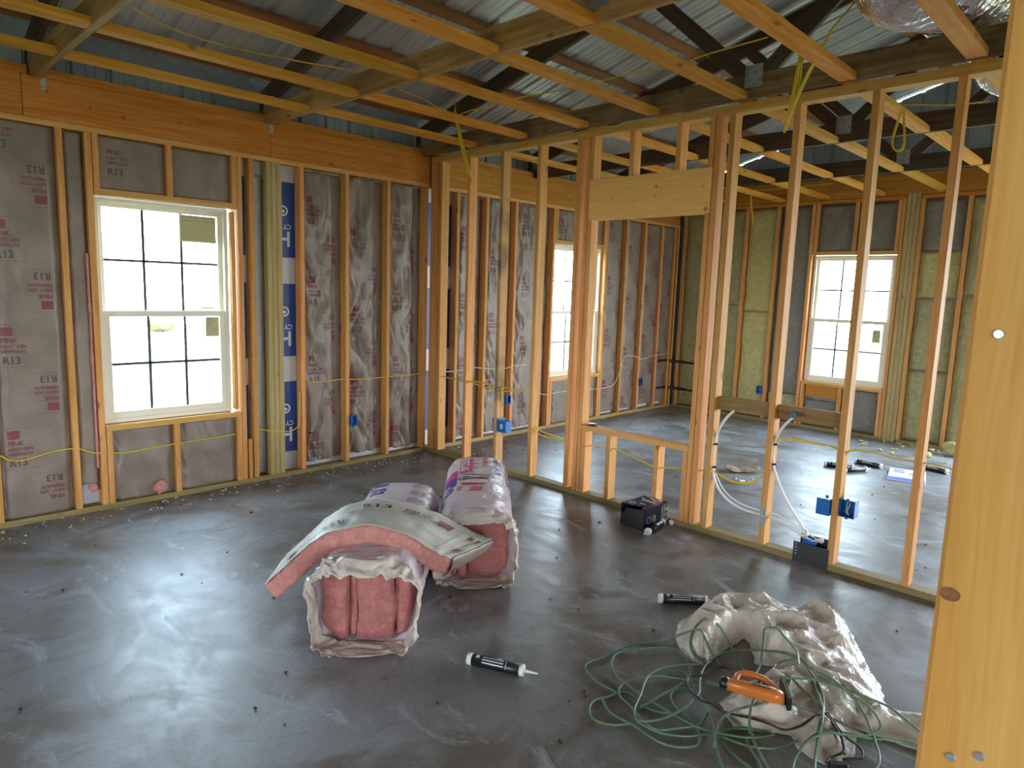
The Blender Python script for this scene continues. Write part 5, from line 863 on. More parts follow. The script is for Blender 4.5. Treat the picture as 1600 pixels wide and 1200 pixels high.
# ------------------------------------------------------------------ duct
def duct(path, r, label, name='flexible_duct'):
    pts = [Vector(p) for p in path]; C2 = []
    for i in range(len(pts)-1):
        p0 = pts[max(i-1, 0)]; p1 = pts[i]; p2 = pts[i+1]; p3 = pts[min(i+2, len(pts)-1)]
        for k in range(46):
            t = k/46; C2.append(.5*((2*p1)+(p2-p0)*t+(2*p0-5*p1+4*p2-p3)*t*t+(3*p1-p0-3*p2+p3)*t**3))
    n = 40; vs = []; fs = []
    for i, c in enumerate(C2):
        d = (C2[min(i+1, len(C2)-1)]-C2[max(i-1, 0)]).normalized(); s = d.cross(Vector((0, 0, 1))).normalized(); u = s.cross(d)
        for k in range(n):
            a = 2*math.pi*k/n
            rr = r*(1+.035*math.cos(i*math.pi/2.0)+.035*nz(math.cos(a)*2.2, math.sin(a)*2.2, i*.11)+.022*nz(math.cos(a)*7, math.sin(a)*7, i*.5))
            vs.append(c+s*rr*math.cos(a)+u*rr*math.sin(a))
    for i in range(len(C2)-1):
        for k in range(n): fs.append((i*n+k, i*n+(k+1) % n, (i+1)*n+(k+1) % n, (i+1)*n+k))
    return tag(from_py(name, vs, fs, plain('duct_foil', (.80, .78, .74), .16, 1.0, bump=.5, scale=45), None, False), label, 'air duct')
duct([(-2.2, -5.9, 3.40), (-1.5, -5.15, 3.20), (-1.0, -4.50, 3.09), (-.60, -4.12, 3.07), (-.10, -4.14, 3.165), (.45, -4.28, 3.12), (.95, -4.32, 3.05), (1.42, -4.5, 3.16), (2.2, -5.0, 3.3)], .22, 'crinkled silver foil air duct over the joists at upper right')
# ------------------------------------------------------------------ insulation bags
def bag(origin, ang, W, Hh, Ln, seed, label, side):
    """origin: floor point under the centre of the open end, ang: heading of the body away from it"""
    e = empty('insulation_bag', origin, ang)                           # local x runs from the open end to the closed end
    tag(e, label, 'insulation bag')
    nu, na = 90, 84
    def sec(a, w, h, p):
        c, s = math.cos(a), math.sin(a); return (w/2*math.copysign(abs(c)**p, c), h/2*math.copysign(abs(s)**p, s))
    def srf(u, a, off=0.0):
        t = u/Ln
        w, h = W, Hh
        k = 1.0
        if t > .93: k = 1-.42*((t-.93)/.07)**2
        if t < .12: k *= 1+.02*(1-t/.12)
        p = .62
        y, z = sec(a, w*k, h*k, p)
        n = Vector((0, math.cos(a), math.sin(a)))
        cr = .007*abs(nz(u*6+seed, math.cos(a)*2, math.sin(a)*2))*2+.004*nz(u*22, math.cos(a)*5, math.sin(a)*5+seed)
        front = max(0, 1-t/.16)
        cr += front*.022*nz(u*9+seed, math.cos(a)*3.5, math.sin(a)*3.5)
        cr += .006*math.sin(u*34+2*math.sin(a*2))*max(0, math.cos(a+.0))**6*(1 if side > 0 else 1)*.5
        y += n.y*(cr+off); z += n.z*(cr+off)
        zc = h/2*1.0
        z = z+zc
        return Vector((u, y, max(z, .004+off)))
    vs = []; fs = []
    for i in range(nu+1):
        u = Ln*i/nu
        for k in range(na): vs.append(srf(u, 2*math.pi*k/na))
    for i in range(nu):
        for k in range(na): fs.append((i*na+k, i*na+(k+1) % na, (i+1)*na+(k+1) % na, (i+1)*na+k))
    b = len(vs); vs.append(Vector((Ln+.05, 0, Hh/2)))
    for k in range(na): fs.append((nu*na+k, nu*na+(k+1) % na, b))
    body = from_py('plastic_wrap', vs, fs, FILM, e, True)
    # ragged torn mouth: skirt flares out then folds inwards
    vs = []; fs = []; nr = 16; na = 168
    for j in range(nr+1):
        q = j/nr
        for k in range(na):
            a = 2*math.pi*k/na
            p0 = srf(0, a)
            c = Vector((0, 0, Hh/2)); out = (p0-c)
            rag = .035*nz(math.cos(a)*2.7+seed, math.sin(a)*2.7, 4)+.02*nz(math.cos(a)*8, math.sin(a)*8, seed)
            top = max(0, math.sin(a)); bot = max(0, -math.sin(a))
            # forward lip then inward fold
            x = -(.105+rag+.03*bot)*q
            rg = (1-2.2*abs(nz(math.cos(a)*4.5+seed, math.sin(a)*4.5, q*1.2)))*.020*smooth(q*2.2)+(1-2*abs(nz(math.cos(a)*11, math.sin(a)*11+seed, q*2)))*.009*smooth(q*3)
            vd, _p = noise.voronoi(Vector((math.cos(a)*3.2, math.sin(a)*3.2, q*1.5+seed))); rg += (1-min(1, (vd[1]-vd[0])*1.5))*.018*smooth(q*2)
            sc_ = 1+.05*math.sin(q*math.pi*.8)-.03*q-.30*top**2*q**1.6+rg*2.0
            pnt = c+out*sc_; pnt.x = x; pnt.z = max(pnt.z, .005+.004*q)
            pnt += Vector((.010*nz(a*5, q*6, seed), .012*nz(a*4+3, q*6, seed), .010*nz(a*6, q*5, seed+2)))
            pnt.z = max(pnt.z, .004)
            vs.append(pnt)
    for j in range(nr):
        for k in range(na): fs.append((j*na+k, (j+1)*na+k, (j+1)*na+(k+1) % na, j*na+(k+1) % na))
    o = from_py('torn_mouth', vs, fs, FILM_T, e, True); o.modifiers.new('thick', 'SOLIDIFY').thickness = .0012
    # folded pink batts inside, standing on edge
    ws = [.30, .10, .42, .18] if seed < 5 else [.13, .12, .14, .61]
    y = W*.445; k0 = 0
    for q, wf in enumerate(ws):
        wd = W*.89*wf; bm = bmesh.new()
        bmesh.ops.create_cube(bm, size=1, matrix=Matrix.Translation((.48*Ln, y-wd/2, Hh*.5)) @ Matrix.Diagonal((Ln*.98, wd*.99, Hh*.90, 1)))
        bmesh.ops.subdivide_edges(bm, edges=bm.edges[:], cuts=7, use_grid_fill=True)
        for v in bm.verts:
            nn = Vector((nz(v.co.x*7, v.co.y*9, v.co.z*9+q), nz(v.co.x*7+5, v.co.y*9, v.co.z*9+q), nz(v.co.x*7, v.co.y*9+5, v.co.z*9)))
            v.co += nn*.016
            if v.co.x < .1: v.co.x += .022*(1-math.cos((v.co.y-(y-wd/2))/wd*2.2))+(.03 if q % 2 else 0)
            v.co.z = max(.02, v.co.z)
            rr = (abs(v.co.y/(W*.47))**3.2+abs((v.co.z-Hh/2)/(Hh*.47))**3.2)**(1/3.2)
            if rr > 1.0: v.co.y /= rr; v.co.z = Hh/2+(v.co.z-Hh/2)/rr
        from_bm('folded_batt', bm, F_PINKD, e, True); y -= wd
    return e, body, srf
def ang_of(u, v, W, Hh):                                               # perimeter position v (0 = crown, + toward local +y) to section angle
    return P2-v
PURP = plain('purple_print', (.10, .035, .30), .35); MAG = plain('magenta_print', (.62, .06, .22), .35); GRYP = plain('grey_print', (.30, .28, .32), .4); REDP = plain('red_print_bag', (.60, .04, .07), .35); BLK = plain('black_print', (.03, .03, .05), .4)
PM = [PURP, MAG, GRYP, REDP, BLK]
LA = 1.26
ea, bodya, sa = bag((-2.49, -2.70, 0), math.radians(45.5), .445, .40, LA, 2, 'torn open bag of pink batts lying nearest the camera, under the draped batt', 1)
eb, bodyb, sb = bag((-1.665, -2.525, 0), math.radians(46.8), .425, .40, 1.24, 8, 'bag of pink batts lying to the right, closest to the partition', 1)
K_ = 4.6                                                               # radians of section per metre of girth
def onbag(s): return lambda x, y: s(x, P2-y*K_, .0025)
# print runs: x along the bag, y around it (negative y = camera right side)
p = Print()
p.text('R13', .150, LA-.10, .150, 0, math.pi, 1.0)
p.text('INSULATION', .034, LA-.44, .13, 0, math.pi); p.text('FIBERGLAS', .034, LA-.44, .08, 0, math.pi)
for r in range(3):
    for c in range(3):
        for l in range(5): p.rect(LA-.10-r*.13-.085, -.01-c*.065-.05+l*.011-.02, LA-.10-r*.13, -.01-c*.065-.05+l*.011-.016, 2, .02)
p.text('R13', .12, .52, -.20, 0, math.pi); p.text('PINK', .09, .95, -.22, 1, math.pi)
p.rect(.24, -.34, .30, -.18, 1, .02); p.build('bag_printing', onbag(sa), PM, bodya)
p = Print(); LB = 1.24
# magenta and purple swoosh on the left shoulder
for i in range(14):
    t0, t1 = i/14, (i+1)/14
    for (a0, a1, m, o_) in ((.0, .5, 1, .0), (.5, 1., 0, .0)):
        x0 = LB-.42-.34*t0; x1 = LB-.42-.34*t1; lo = .10; w = .16*math.sin(math.pi*(.15+.85*t0))
        if (t0 < .46) == (m == 1): p.rect(x1, lo, x0, lo+w, m, .03)
p.text('R13', .10, LB-.74, .20, 0, math.pi)
p.rect(LB-.50, .012, LB-.10, .085, 1, .03); p.text('NEXT GEN', .066, LB-.12, .028, 4, -P2, 1.05) if 0 else None
for r in range(3):
    p.rect(LB-.16-r*.11, .0, LB-.14-r*.11, .01, 1, .02)
p.text('PINK FIBERGLAS', .030, LB-.10, -.012, 1, math.pi)
for (x0, x1, y0, y1, m) in ((LB-.545, LB-.53, -.05, .07, 4), (LB-.60, LB-.588, -.03, .08, 4), (LB-.66, LB-.648, -.03, .08, 4), (LB-.66, LB-.60, .078, .086, 4), (LB-.66, LB-.60, -.036, -.03, 4), (LB-.64, LB-.62, -.02, .06, 4), (LB-.76, LB-.72, -.02, .06, 3)): p.rect(x0, y0, x1, y1, m, .03)
p.text('PINK', .045, LB-.80, .02, 3, math.pi); p.text('R13', .045, LB-.80, .09, 4, math.pi); p.text('R13', .045, LB-.80, .15, 4, math.pi)
p.text('FIBERGLAS', .085, LB-.10, -.08, 0, math.pi); p.text('INSULATION', .085, LB-.12, -.20, 0, math.pi)
p.rect(LB-.62, -.36, LB-.40, -.29, 1, .03)
p.build('bag_printing', onbag(sb), PM, bodyb)
p = Print(); p.text('FIBERGLAS', .070, LB-.112, .075, 0, math.pi, 1.0); p.build('band_lettering', lambda x, y: sb(x, P2-y*K_, .0042), [bpy.data.materials['white_print']], bodyb)
# ------------------------------------------------------------------ draped kraft faced batt
def draped():
    ax = Vector((math.cos(math.radians(46.5)), math.sin(math.radians(46.5)), 0)); ac = Vector((-ax.y, ax.x, 0))*-1   # ac: across, to camera right
    # centre line over bag A
    C0 = Vector((-2.285, -2.385, 0)); Wd = .40; T = .085
    prof = [(-.385, .115), (-.34, .155), (-.27, .225), (-.19, .305), (-.10, .372), (0, .402), (.10, .402), (.19, .372), (.28, .318), (.35, .275), (.40, .252)]
    # bottom face profile; dense resample
    S = []
    for i in range(len(prof)-1):
        p0, p1, p2, p3 = [Vector((*prof[min(max(i+d, 0), len(prof)-1)], 0)) for d in (-1, 0, 1, 2)]
        for k in range(8):
            t = k/8; S.append(.5*((2*p1)+(p2-p0)*t+(2*p0-5*p1+4*p2-p3)*t*t+(3*p1-p0-3*p2+p3)*t**3))
    S.append(Vector((*prof[-1], 0)))
    n = len(S); m = 22; e = empty('draped_batt', C0+Vector((0, 0, 0)))
    tag(e, 'kraft faced pink batt draped like an arch over the two insulation bags', 'insulation batt')
    arc = [0]
    for i in range(1, n): arc.append(arc[-1]+(S[i]-S[i-1]).length)
    def P(i, v, th):                                                   # i: station (float), v: -1..1 along bag axis, th: thickness offset
        i0 = min(int(i), n-2); f = i-i0; s = S[i0].lerp(S[i0+1], f); tg = (S[i0+1]-S[i0]).normalized(); nr = Vector((-tg.y, tg.x, 0))
        tp = 1.0
        q = s+nr*th
        vv = v*Wd/2
        skew = .0
        sx2 = q.x*(1+.46*(v+1)/2) if q.x > 0 else q.x
        pt = ac*sx2+ax*(vv-.02*math.sin(i/n*3)+.012*nz(i*.12, v*1.5, 3)); pt.z = q.y+.010*nz(i*.15, v*2, 1)-.05*(v+1)/2*max(0, q.x)/.4
        pt.z = max(pt.z, .004)
        return pt
    vs = []; fs = []
    for i in range(n):
        for k in range(m+1):
            v = -1+2*k/m; wr = .0035*nz(arc[i]*34, v*1.1, 7)+.004*abs(nz(arc[i]*60, v*1.4, 2))
            vs.append(P(i, v*1.015, T+.004+wr))
    for i in range(n-1):
        for k in range(m): q = i*(m+1)+k; fs.append((q, q+1, q+m+2, q+m+1))
    o = from_py('kraft_face', vs, fs, KRAFT_PALE, e, True); o.modifiers.new('thick', 'SOLIDIFY').thickness = .0015
    vs = []; fs = []
    prof2 = []
    ring = [(-1, 0), (-.5, -.004), (0, 0), (.5, -.003), (1, 0), (1.0, .3), (1.0, .7), (1, 1), (.5, 1), (0, 1), (-.5, 1), (-1, 1), (-1.0, .75), (-1.0, .5), (-1.0, .25)]
    R = len(ring)
    for i in range(n):
        ends = 1.0
        if i == 0: ends = .9
        if i >= n-3: ends = [.96, .88, .72][i-(n-3)]
        for (v, t) in ring:
            j = .010*nz(i*.35, v*3, t*5)
            tt = T*(.5+(t-.5)*ends)
            vs.append(P(i, v*(1+.018*nz(i*.5, t*6, 9)), tt+j*.4))
    for i in range(n-1):
        for k in range(R): fs.append((i*R+k, i*R+(k+1) % R, (i+1)*R+(k+1) % R, (i+1)*R+k))
    fs.append(tuple(range(R-1, -1, -1))); fs.append(tuple((n-1)*R+k for k in range(R)))
    from_py('pink_wool', vs, fs, F_PINK, e, True)
    # folded paper round the right end
    vs = []; fs = []
    for k in range(m+1):
        v = -1+2*k/m
        for j in range(7):
            a = j/6*math.pi; th = T/2+math.cos(a)*(T/2+.006); b_ = P(n-1, v, th); b_ += ac*(math.sin(a)*.022); b_.z -= math.sin(a)*.006; vs.append(b_+Vector((0, 0, .004*nz(v*9, j, 2))))
    for k in range(m):
        for j in range(6): fs.append((k*7+j, k*7+j+1, (k+1)*7+j+1, (k+1)*7+j))
    o = from_py('folded_end', vs, fs, KRAFT, e, True); o.modifiers.new('thick', 'SOLIDIFY').thickness = .0015
    pr = Print(); tot = arc[-1]
    import bisect
    def idx(s):
        j = min(max(bisect.bisect(arc, s)-1, 0), n-2); return j+(s-arc[j])/(arc[j+1]-arc[j])
    for (s0, side) in ((.30, 0), (.62, 1), (1.05, 0), (1.00, 1)):
        rot = 0 if side else math.pi; y = .08 if side else -.10; s = 1 if side else -1
        pr.rect(.10, -.02, .16, .035, 0, .02, rot, s0, y)
        pr.text('PINK', .042, s0+s*-.01, y+s*-.005, 0, rot); pr.text('NEXT GEN', .03, s0+s*-.01, y+s*-.040, 0, rot) ; pr.text('R13', .06, s0+s*-.14, y+s*-.02, 1, rot)
    for k in range(3): pr.rect(.16+k*.33, -.17, .1615+k*.33, .17, 1, .02)
    random.seed(11)
    for k in range(30):
        a_ = random.uniform(.02, .7); y_ = -.19+k*.0127; pr.rect(a_, y_, a_+random.uniform(.15, .45), y_+.0011, 1, .02)  # thin dark lines drawn on as shade in lengthwise paper creases
    pr.build('printing', lambda x, y: P(idx(min(max(x, .01), tot-.01)), max(-1, min(1, y/(Wd/2))), T+.0135), [INK_RED, INK_DK], e)
draped()
# ------------------------------------------------------------------ caulk tubes and box
def caulk(c, az, label, tilt=0.0, Lb=.215, group=None, full=True, col=BLACK, roll=.6):
    e = empty('caulk_tube', c, az); r = .0245
    b_ = lathe('tube_body', [(0, r), (Lb, r)], col, e, 26); b_.location = (0, 0, r); 
    o = lathe('end_ring', [(-.022, r*.55), (-.022, r*1.03), (.0, r*1.03)], WHITE, e, 26); o.location = (0, 0, r)
    o = lathe('shoulder_cap', [(Lb, r*1.03), (Lb+.016, r*1.03), (Lb+.019, r*.55), (Lb+.019, .008)], WHITE, e, 26); o.location = (0, 0, r)
    o = lathe('nozzle', [(Lb+.018, .008), (Lb+.075, .0035), (Lb+.078, .002)], plain('nozzle_clear', (.72, .72, .70), .3) if 'nozzle_clear' not in bpy.data.materials else bpy.data.materials['nozzle_clear'], e, 14); o.location = (0, 0, r)
    if full:
        p = Print()
        for k in range(3): p.rect(.05, -.012+k*.012, .145, -.007+k*.012, 0, .004)
        p.rect(.155, -.016, .157, .022, 0, .006); p.rect(.02, -.018, .035, .0, 0, .004)
        o = p.build('label_print', lambda x, y: (x, -math.sin(roll+y/r)*(r+.0006), r+math.cos(roll+y/r)*(r+.0006)), [plain('label_ink_white', (.62, .62, .60), .5) if 'label_ink_white' not in bpy.data.materials else bpy.data.materials['label_ink_white']], e)
    tag(e, label, 'caulk tube', group); return e
def heading(a, b): return math.atan2(b[1]-a[1], b[0]-a[0])
caulk((-2.262, -3.166, 0), heading((-2.255, -3.173), (-2.144, -3.408)), 'black caulk tube with white ends on bare floor, bottom centre')
caulk((-1.128, -3.398, 0), heading((-1.124, -3.402), (-.983, -3.557)), 'black caulk tube lying just above the crumpled plastic')
caulk((-.105, -2.745, 0), heading((-.10, -2.70), (-.36, -2.742)), 'caulk tube with white nozzle lying against the dark cardboard box', full=False)
o = lathe('nozzle_cap', [(0, .016), (.02, .018), (.026, .012)], WHITE, None, 14); o.location = (-.02, -2.765, .018); o.rotation_euler = (0, 0, -1.9); tag(o, 'small round cream cap at the right foot of the dark box', 'cap')
caulk((2.64, -2.870, 0), heading((2.65, -2.881), (2.72, -3.06)), 'farthest tube of the three caulk tubes in the far room')
caulk((3.01, -3.035, 0), heading((3.004, -3.036), (2.975, -3.25)), 'caulk tube partly behind the front one in the far room')
caulk((2.55, -3.075, 0), heading((2.556, -3.078), (2.72, -3.17)), 'front tube of the three caulk tubes in the far room')
caulk((3.33, -3.53, 0), heading((3.32, -3.539), (3.263, -3.761)), 'single caulk tube near the foreground post in the far room')
def carton():
    e = empty('cardboard_box', (-.288, -2.722, 0), -.05)
    W_, D_, H_ = .272, .20, .152; m = plain('dark_printed_carton', (.012, .018, .045), .3, noise_amt=.4, scale=8); inn = plain('carton_inside', (.035, .026, .02), .8)
    bm = bmesh.new(); t = .003
    bx(bm, 0, W_, 0, t, 0, H_); bx(bm, 0, W_, D_-t, D_, 0, H_); bx(bm, W_-t, W_, 0, D_, 0, H_); bx(bm, 0, W_, 0, D_, 0, t)
    from_bm('carton_body', bm, m, e)
    # lid with a ragged notch torn at the open left end
    pts = [(0, 0), (W_, 0), (W_, D_), (0, D_), (0, D_-.03), (.012, D_-.03), (.008, .11), (.03, .095), (.022, .06), (.05, .055), (.045, .035), (0, .03)]
    vs = [(x, y, H_) for x, y in pts]+[(x, y, H_+.003) for x, y in pts]; n = len(pts)
    fs = [tuple(range(n-1, -1, -1)), tuple(n+i for i in range(n))]+[(i, (i+1) % n, n+(i+1) % n, n+i) for i in range(n)]
    from_py('carton_lid', vs, fs, m, e)
    pts = [(0, 0), (0, D_), (0, D_), ]
    fl = [(.004, .0, 0), (.004, D_, 0), (.004, D_, .085), (.004, D_-.03, .10), (.004, D_-.03, .125), (.004, .06, .135), (.004, .0, H_)]
    vs = fl+[(x+.003, y, z) for x, y, z in fl]; n = len(fl)
    from_py('end_flap', vs, [tuple(range(n)), tuple(n+i for i in range(n-1, -1, -1))]+[(i, n+i, n+(i+1) % n, (i+1) % n) for i in range(n)], inn, e)
    wp_ = bpy.data.materials['white_print']; p = Print(); random.seed(4)
    for (x, y, w, h) in ((.20, .04, .012, .10), (.225, .03, .008, .12), (.24, .10, .02, .02), (.265, .10, .012, .02), (.265, .06, .012, .02), (.245, .06, .012, .02), (.10, .03, .006, .07), (.12, .03, .01, .06), (.262, .02, .016, .022)): p.rect(x, y, x+w, min(y+h, H_-.004), 0, .1)
    p.ring(.055, .065, .022, .026, 0); p.ring(.245, .03, .010, .014, 0, 12)
    p.build('side_print', lambda x, z: (x, -.0006, z), [plain('dull_gold_print', (.34, .33, .29), .5)], e)
    p = Print()
    for (x, y, w, h) in ((.16, .03, .012, .12), (.19, .05, .006, .11), (.215, .06, .012, .03), (.235, .03, .02, .03), (.235, .10, .018, .035), (.255, .15, .014, .03), (.20, .165, .02, .014), (.09, .06, .008, .05)): p.rect(x, y, x+w, y+h, 0, .1)
    p.ring(.06, .15, .018, .023, 0); p.build('lid_print', lambda x, y: (x, y, H_+.0036), [wp_], e)
    tag(e, 'dark printed cardboard box with torn end beside the partition', 'cardboard box')
carton()
# leaflet, scrap cardboard in the far room
e = empty('flat_carton', (2.86, -3.515, 0), math.radians(-61)); bm = bmesh.new(); bx(bm, -.15, .15, -.25, .25, 0, .012, 0, .002); from_bm('sheet', bm, plain('white_card', (.66, .68, .72), .5), e)
p = Print(); p.rect(-.145, -.245, .145, -.13, 0, .2); p.rect(-.12, .16, -.03, .19, 1, .1)
for k in range(4): p.rect(-.11, .12-k*.02, -.02, .13-k*.02, 2, .1); 
for k in range(4): p.rect(.02+k*.022, .02, .034+k*.022, .10-.02*(k % 2), 2, .1)
p.build('card_print', lambda x, y: (x, y, .0125), [plain('blue_band', (.06, .13, .42), .5), plain('navy_mark', (.03, .06, .22), .5), plain('rust_mark', (.30, .17, .12), .5)], e); e.rotation_euler = (0, 0, math.radians(-77)); tag(e, 'flat white carton with a blue band on the far room floor', 'carton')
def scrap(c, sx_, sy_, rz, mat, label, lift=.03, seed=1):
    vs = []; fs = []; n = 10
    for j in range(n+1):
        for i in range(n+1):
            x, y = i/n*2-1, j/n*2-1; x2 = x*math.sqrt(1-y*y/2.6); y2 = y*math.sqrt(1-x*x/2.6)
            vs.append((x2*sx_, y2*sy_, .003+lift*abs(nz(x*1.3+seed, y*1.3, 0))+lift*.6*abs(x)**3))
    for j in range(n):
        for i in range(n): q = j*(n+1)+i; fs.append((q, q+1, q+n+2, q+n+1))
    o = from_py('paper_scrap', vs, fs, mat, None, True); o.modifiers.new('thick', 'SOLIDIFY').thickness = .002; o.location = c; o.rotation_euler = (0, 0, rz); tag(o, label, 'scrap'); return o
scrap((1.78, -2.42, 0), .17, .07, -.75, plain('brown_card', (.42, .29, .17), .7), 'torn piece of brown cardboard on the far room floor', .05)
scrap((1.42, -2.62, 0), .08, .04, -.6, FILM, 'small crumpled white film scrap in front of the brown cardboard', .05, 4)
# ------------------------------------------------------------------ crumpled plastic, cord, tool
SO = [(p[0], p[1]) for p in PATHS['sheet'][0]]
def inside(x, y, poly):
    c = False; n = len(poly); j = n-1
    for i in range(n):
        xi, yi = poly[i]; xj, yj = poly[j]
        if (yi > y) != (yj > y) and x < (xj-xi)*(y-yi)/(yj-yi)+xi: c = not c
        j = i
    return c
def edged(x, y, poly):
    d = 9
    for i in range(len(poly)):
        ax_, ay = poly[i-1]; bx_, by = poly[i]; l2 = (bx_-ax_)**2+(by-ay)**2+1e-9; t = max(0, min(1, ((x-ax_)*(bx_-ax_)+(y-ay)*(by-ay))/l2))
        d = min(d, math.hypot(x-ax_-t*(bx_-ax_), y-ay-t*(by-ay)))
    return d
def sheet():
    st_ = .0095; x0 = min(p[0] for p in SO)-.02; y0 = min(p[1] for p in SO)-.02; nx = int((max(p[0] for p in SO)-x0)/st_)+3; ny = int((max(p[1] for p in SO)-y0)/st_)+3
    idx = {}; vs = []; fs = []
    def H(x, y):
        d = edged(x, y, SO); e_ = smooth(d/.10)
        wx = x+.05*nz(x*5, y*5, 1); wy = y+.05*nz(x*5, y*5, 8)
        r1 = 1-abs(nz(wx*4.2, wy*4.2, 5))*2.4; r2 = 1-abs(nz(wx*10, wy*10, 2))*2.2; r3 = 1-abs(nz(wx*24, wy*24, 3))*2
        back = smooth((y+4.35)/.35)
        def fac(s_, w_):
            d_, _p = noise.voronoi(Vector(((wx if w_ else x)*s_, (wy if w_ else y)*s_, .3))); return 1-min(1, (d_[1]-d_[0])*1.6)
        return .004+e_*(.018+.034*back+.042*max(0, r1)**1.3*(.5+.5*back)+.026*fac(5.5, 1)+.010*fac(13, 1)+.004*r2)+.005*fac(9, 1)*(1-e_)
    ins = lambda x, y: inside(x, y, SO)
    def snap(x, y):
        best = (9, x, y)
        for i in range(len(SO)):
            ax_, ay = SO[i-1]; bx_, by = SO[i]; l2 = (bx_-ax_)**2+(by-ay)**2+1e-9; t = max(0, min(1, ((x-ax_)*(bx_-ax_)+(y-ay)*(by-ay))/l2)); px, py = ax_+t*(bx_-ax_), ay+t*(by-ay); d = math.hypot(x-px, y-py)
            if d < best[0]: best = (d, px, py)
        return best
    for j in range(ny):
        for i in range(nx):
            x = x0+i*st_; y = y0+j*st_
            d_, px, py = snap(x, y); inn = ins(x, y)
            if inn or d_ < st_*.72:
                if not inn or d_ < st_*.5: k_ = .006*nz(px*25, py*25, 3); x, y = px+k_, py-k_
                idx[(i, j)] = len(vs); vs.append((x, y, max(.003, H(x, y))))
    for (i, j) in list(idx):
        q = [(i, j), (i+1, j), (i+1, j+1), (i, j+1)]
        if all(k in idx for k in q): fs.append(tuple(idx[k] for k in q))
    o = from_py('plastic_sheet', vs, fs, FILM_S, None, True)
    md = o.modifiers.new('thick', 'SOLIDIFY'); md.thickness = .0012
    tag(o, 'crumpled translucent tan and white plastic on the floor, under the green cord', 'plastic sheet')
    return H
HS = sheet()
random.seed(3)
def lift(path, r, base=0):
    # densify, then rest each piece on whatever lies beneath
    out = []
    for i in range(len(path)-1):
        a = Vector(path[i]); b = Vector(path[i+1]); n = max(1, int((b-a).length/.04))
        for k in range(n): out.append(a.lerp(b, k/n))
    out.append(Vector(path[-1])); res = []
    for v in out:
        h = HS(v.x, v.y) if inside(v.x, v.y, SO) else 0
        res.append((v.x, v.y, max(h+r+.002, min(v.z, h+.035), r+.001)))
    for _ in range(2):
        res = [res[0]]+[(res[i][0], res[i][1], max(res[i][2], (res[i-1][2]+res[i][2]+res[i+1][2])/3)) for i in range(1, len(res)-1)]+[res[-1]]
    return res
tag(tube('extension_cord', [lift(p_, .0046) for p_ in PATHS['cord']], .0046, GREEN, None, 3), 'tangled green extension cord looped over floor and plastic, bottom right', 'extension cord')
def tool():
    e = empty('staple_gun', (-1.66, -4.135, .035), math.radians(-80))
    tag(e, 'orange electric staple gun with black base lying in the green cord', 'power tool')
    a = Vector((-1.735, -4.065, 0)); b = Vector((-1.665, -4.265, 0)); az = heading(a, b); e.location = (a.x, a.y, max(HS(a.x, a.y), HS(b.x, b.y), HS((a.x+b.x)/2, (a.y+b.y)/2))+.026); e.rotation_euler = (0, 0, az)
    Lt = (b-a).length
    prof = [(0, .018), (.004, .021), (Lt*.35, .024), (Lt*.8, .026), (Lt, .021)]
    vs = []; fs = []; n = 20
    for (u, r) in prof:
        for k in range(n):
            t = 2*math.pi*k/n; c, s = math.cos(t), math.sin(t); vs.append((u, 1.05*r*math.copysign(abs(c)**.7, c), 1.0*r*math.copysign(abs(s)**.7, s)))
    for i in range(len(prof)-1):
        for k in range(n): fs.append((i*n+k, i*n+(k+1) % n, (i+1)*n+(k+1) % n, (i+1)*n+k))
    fs += [tuple(range(n-1, -1, -1)), tuple((len(prof)-1)*n+k for k in range(n))]
    from_py('tool_body', vs, fs, ORANGE, e, True)
    lathe('end_cap', [(-.028, .016), (-.026, .021), (-.004, .024), (.006, .022)], BLACK, e, 18)
    # D handle rises toward the plastic (local +y side)
    tube('handle', [[(.03, .012, .005), (.028, .05, .01), (.045, .082, .012), (.085, .090, .012), (.125, .085, .010), (.165, .05, .008), (.20, .01, .004)]], .0135, ORANGE, e, 4)
    bm = bmesh.new(); bmesh.ops.create_cube(bm, size=1, matrix=Matrix.Translation((Lt-.0, .035, -.0)) @ Matrix.Rotation(.25, 4, 'Z') @ Matrix.Diagonal((.018, .15, .05, 1))); bmesh.ops.bevel(bm, geom=bm.edges[:], offset=.003, segments=2, affect='EDGES'); from_bm('base_plate', bm, BLACK, e)
    bm = bmesh.new(); bx(bm, .09, .16, -.006, .006, .0245, .0262); from_bm('name_strip', bm, BLACK, e)
    p = Print()
    tube('grip_edge', [[(.115, .102, .012), (.16, .075, .01), (.205, .03, .006)]], .004, BLACK, e, 2)
tool()
gun = [o for o in bpy.data.objects if o.name == 'staple_gun'][0]
pco = tube('power_lead', [lift(p_, .0042) for p_ in PATHS['blackwire']], .0042, BLACK, None, 3); bpy.context.view_layer.update(); pco.parent = gun; pco.matrix_parent_inverse = gun.matrix_world.inverted()
e = empty('power_plug', (0, 0, 0)); 
o = tube('plug_lead', [lift(p_, .0042) for p_ in PATHS['plugwire']], .0042, BLACK, e, 3)
pc = PATHS['plugwire'][0][-1]; bm = bmesh.new(); bx(bm, -.032, .032, -.016, .016, 0, .028, 0, .006); q = from_bm('plug_body', bm, BLACK, e); hz = HS(pc[0], pc[1]) if inside(pc[0], pc[1], SO) else 0
q.location = (pc[0]+.02, pc[1]-.03, hz+.012); q.rotation_euler = (0, 0, -.8)
tag(e, 'black plug end with looped lead at the bottom of the plastic', 'plug')
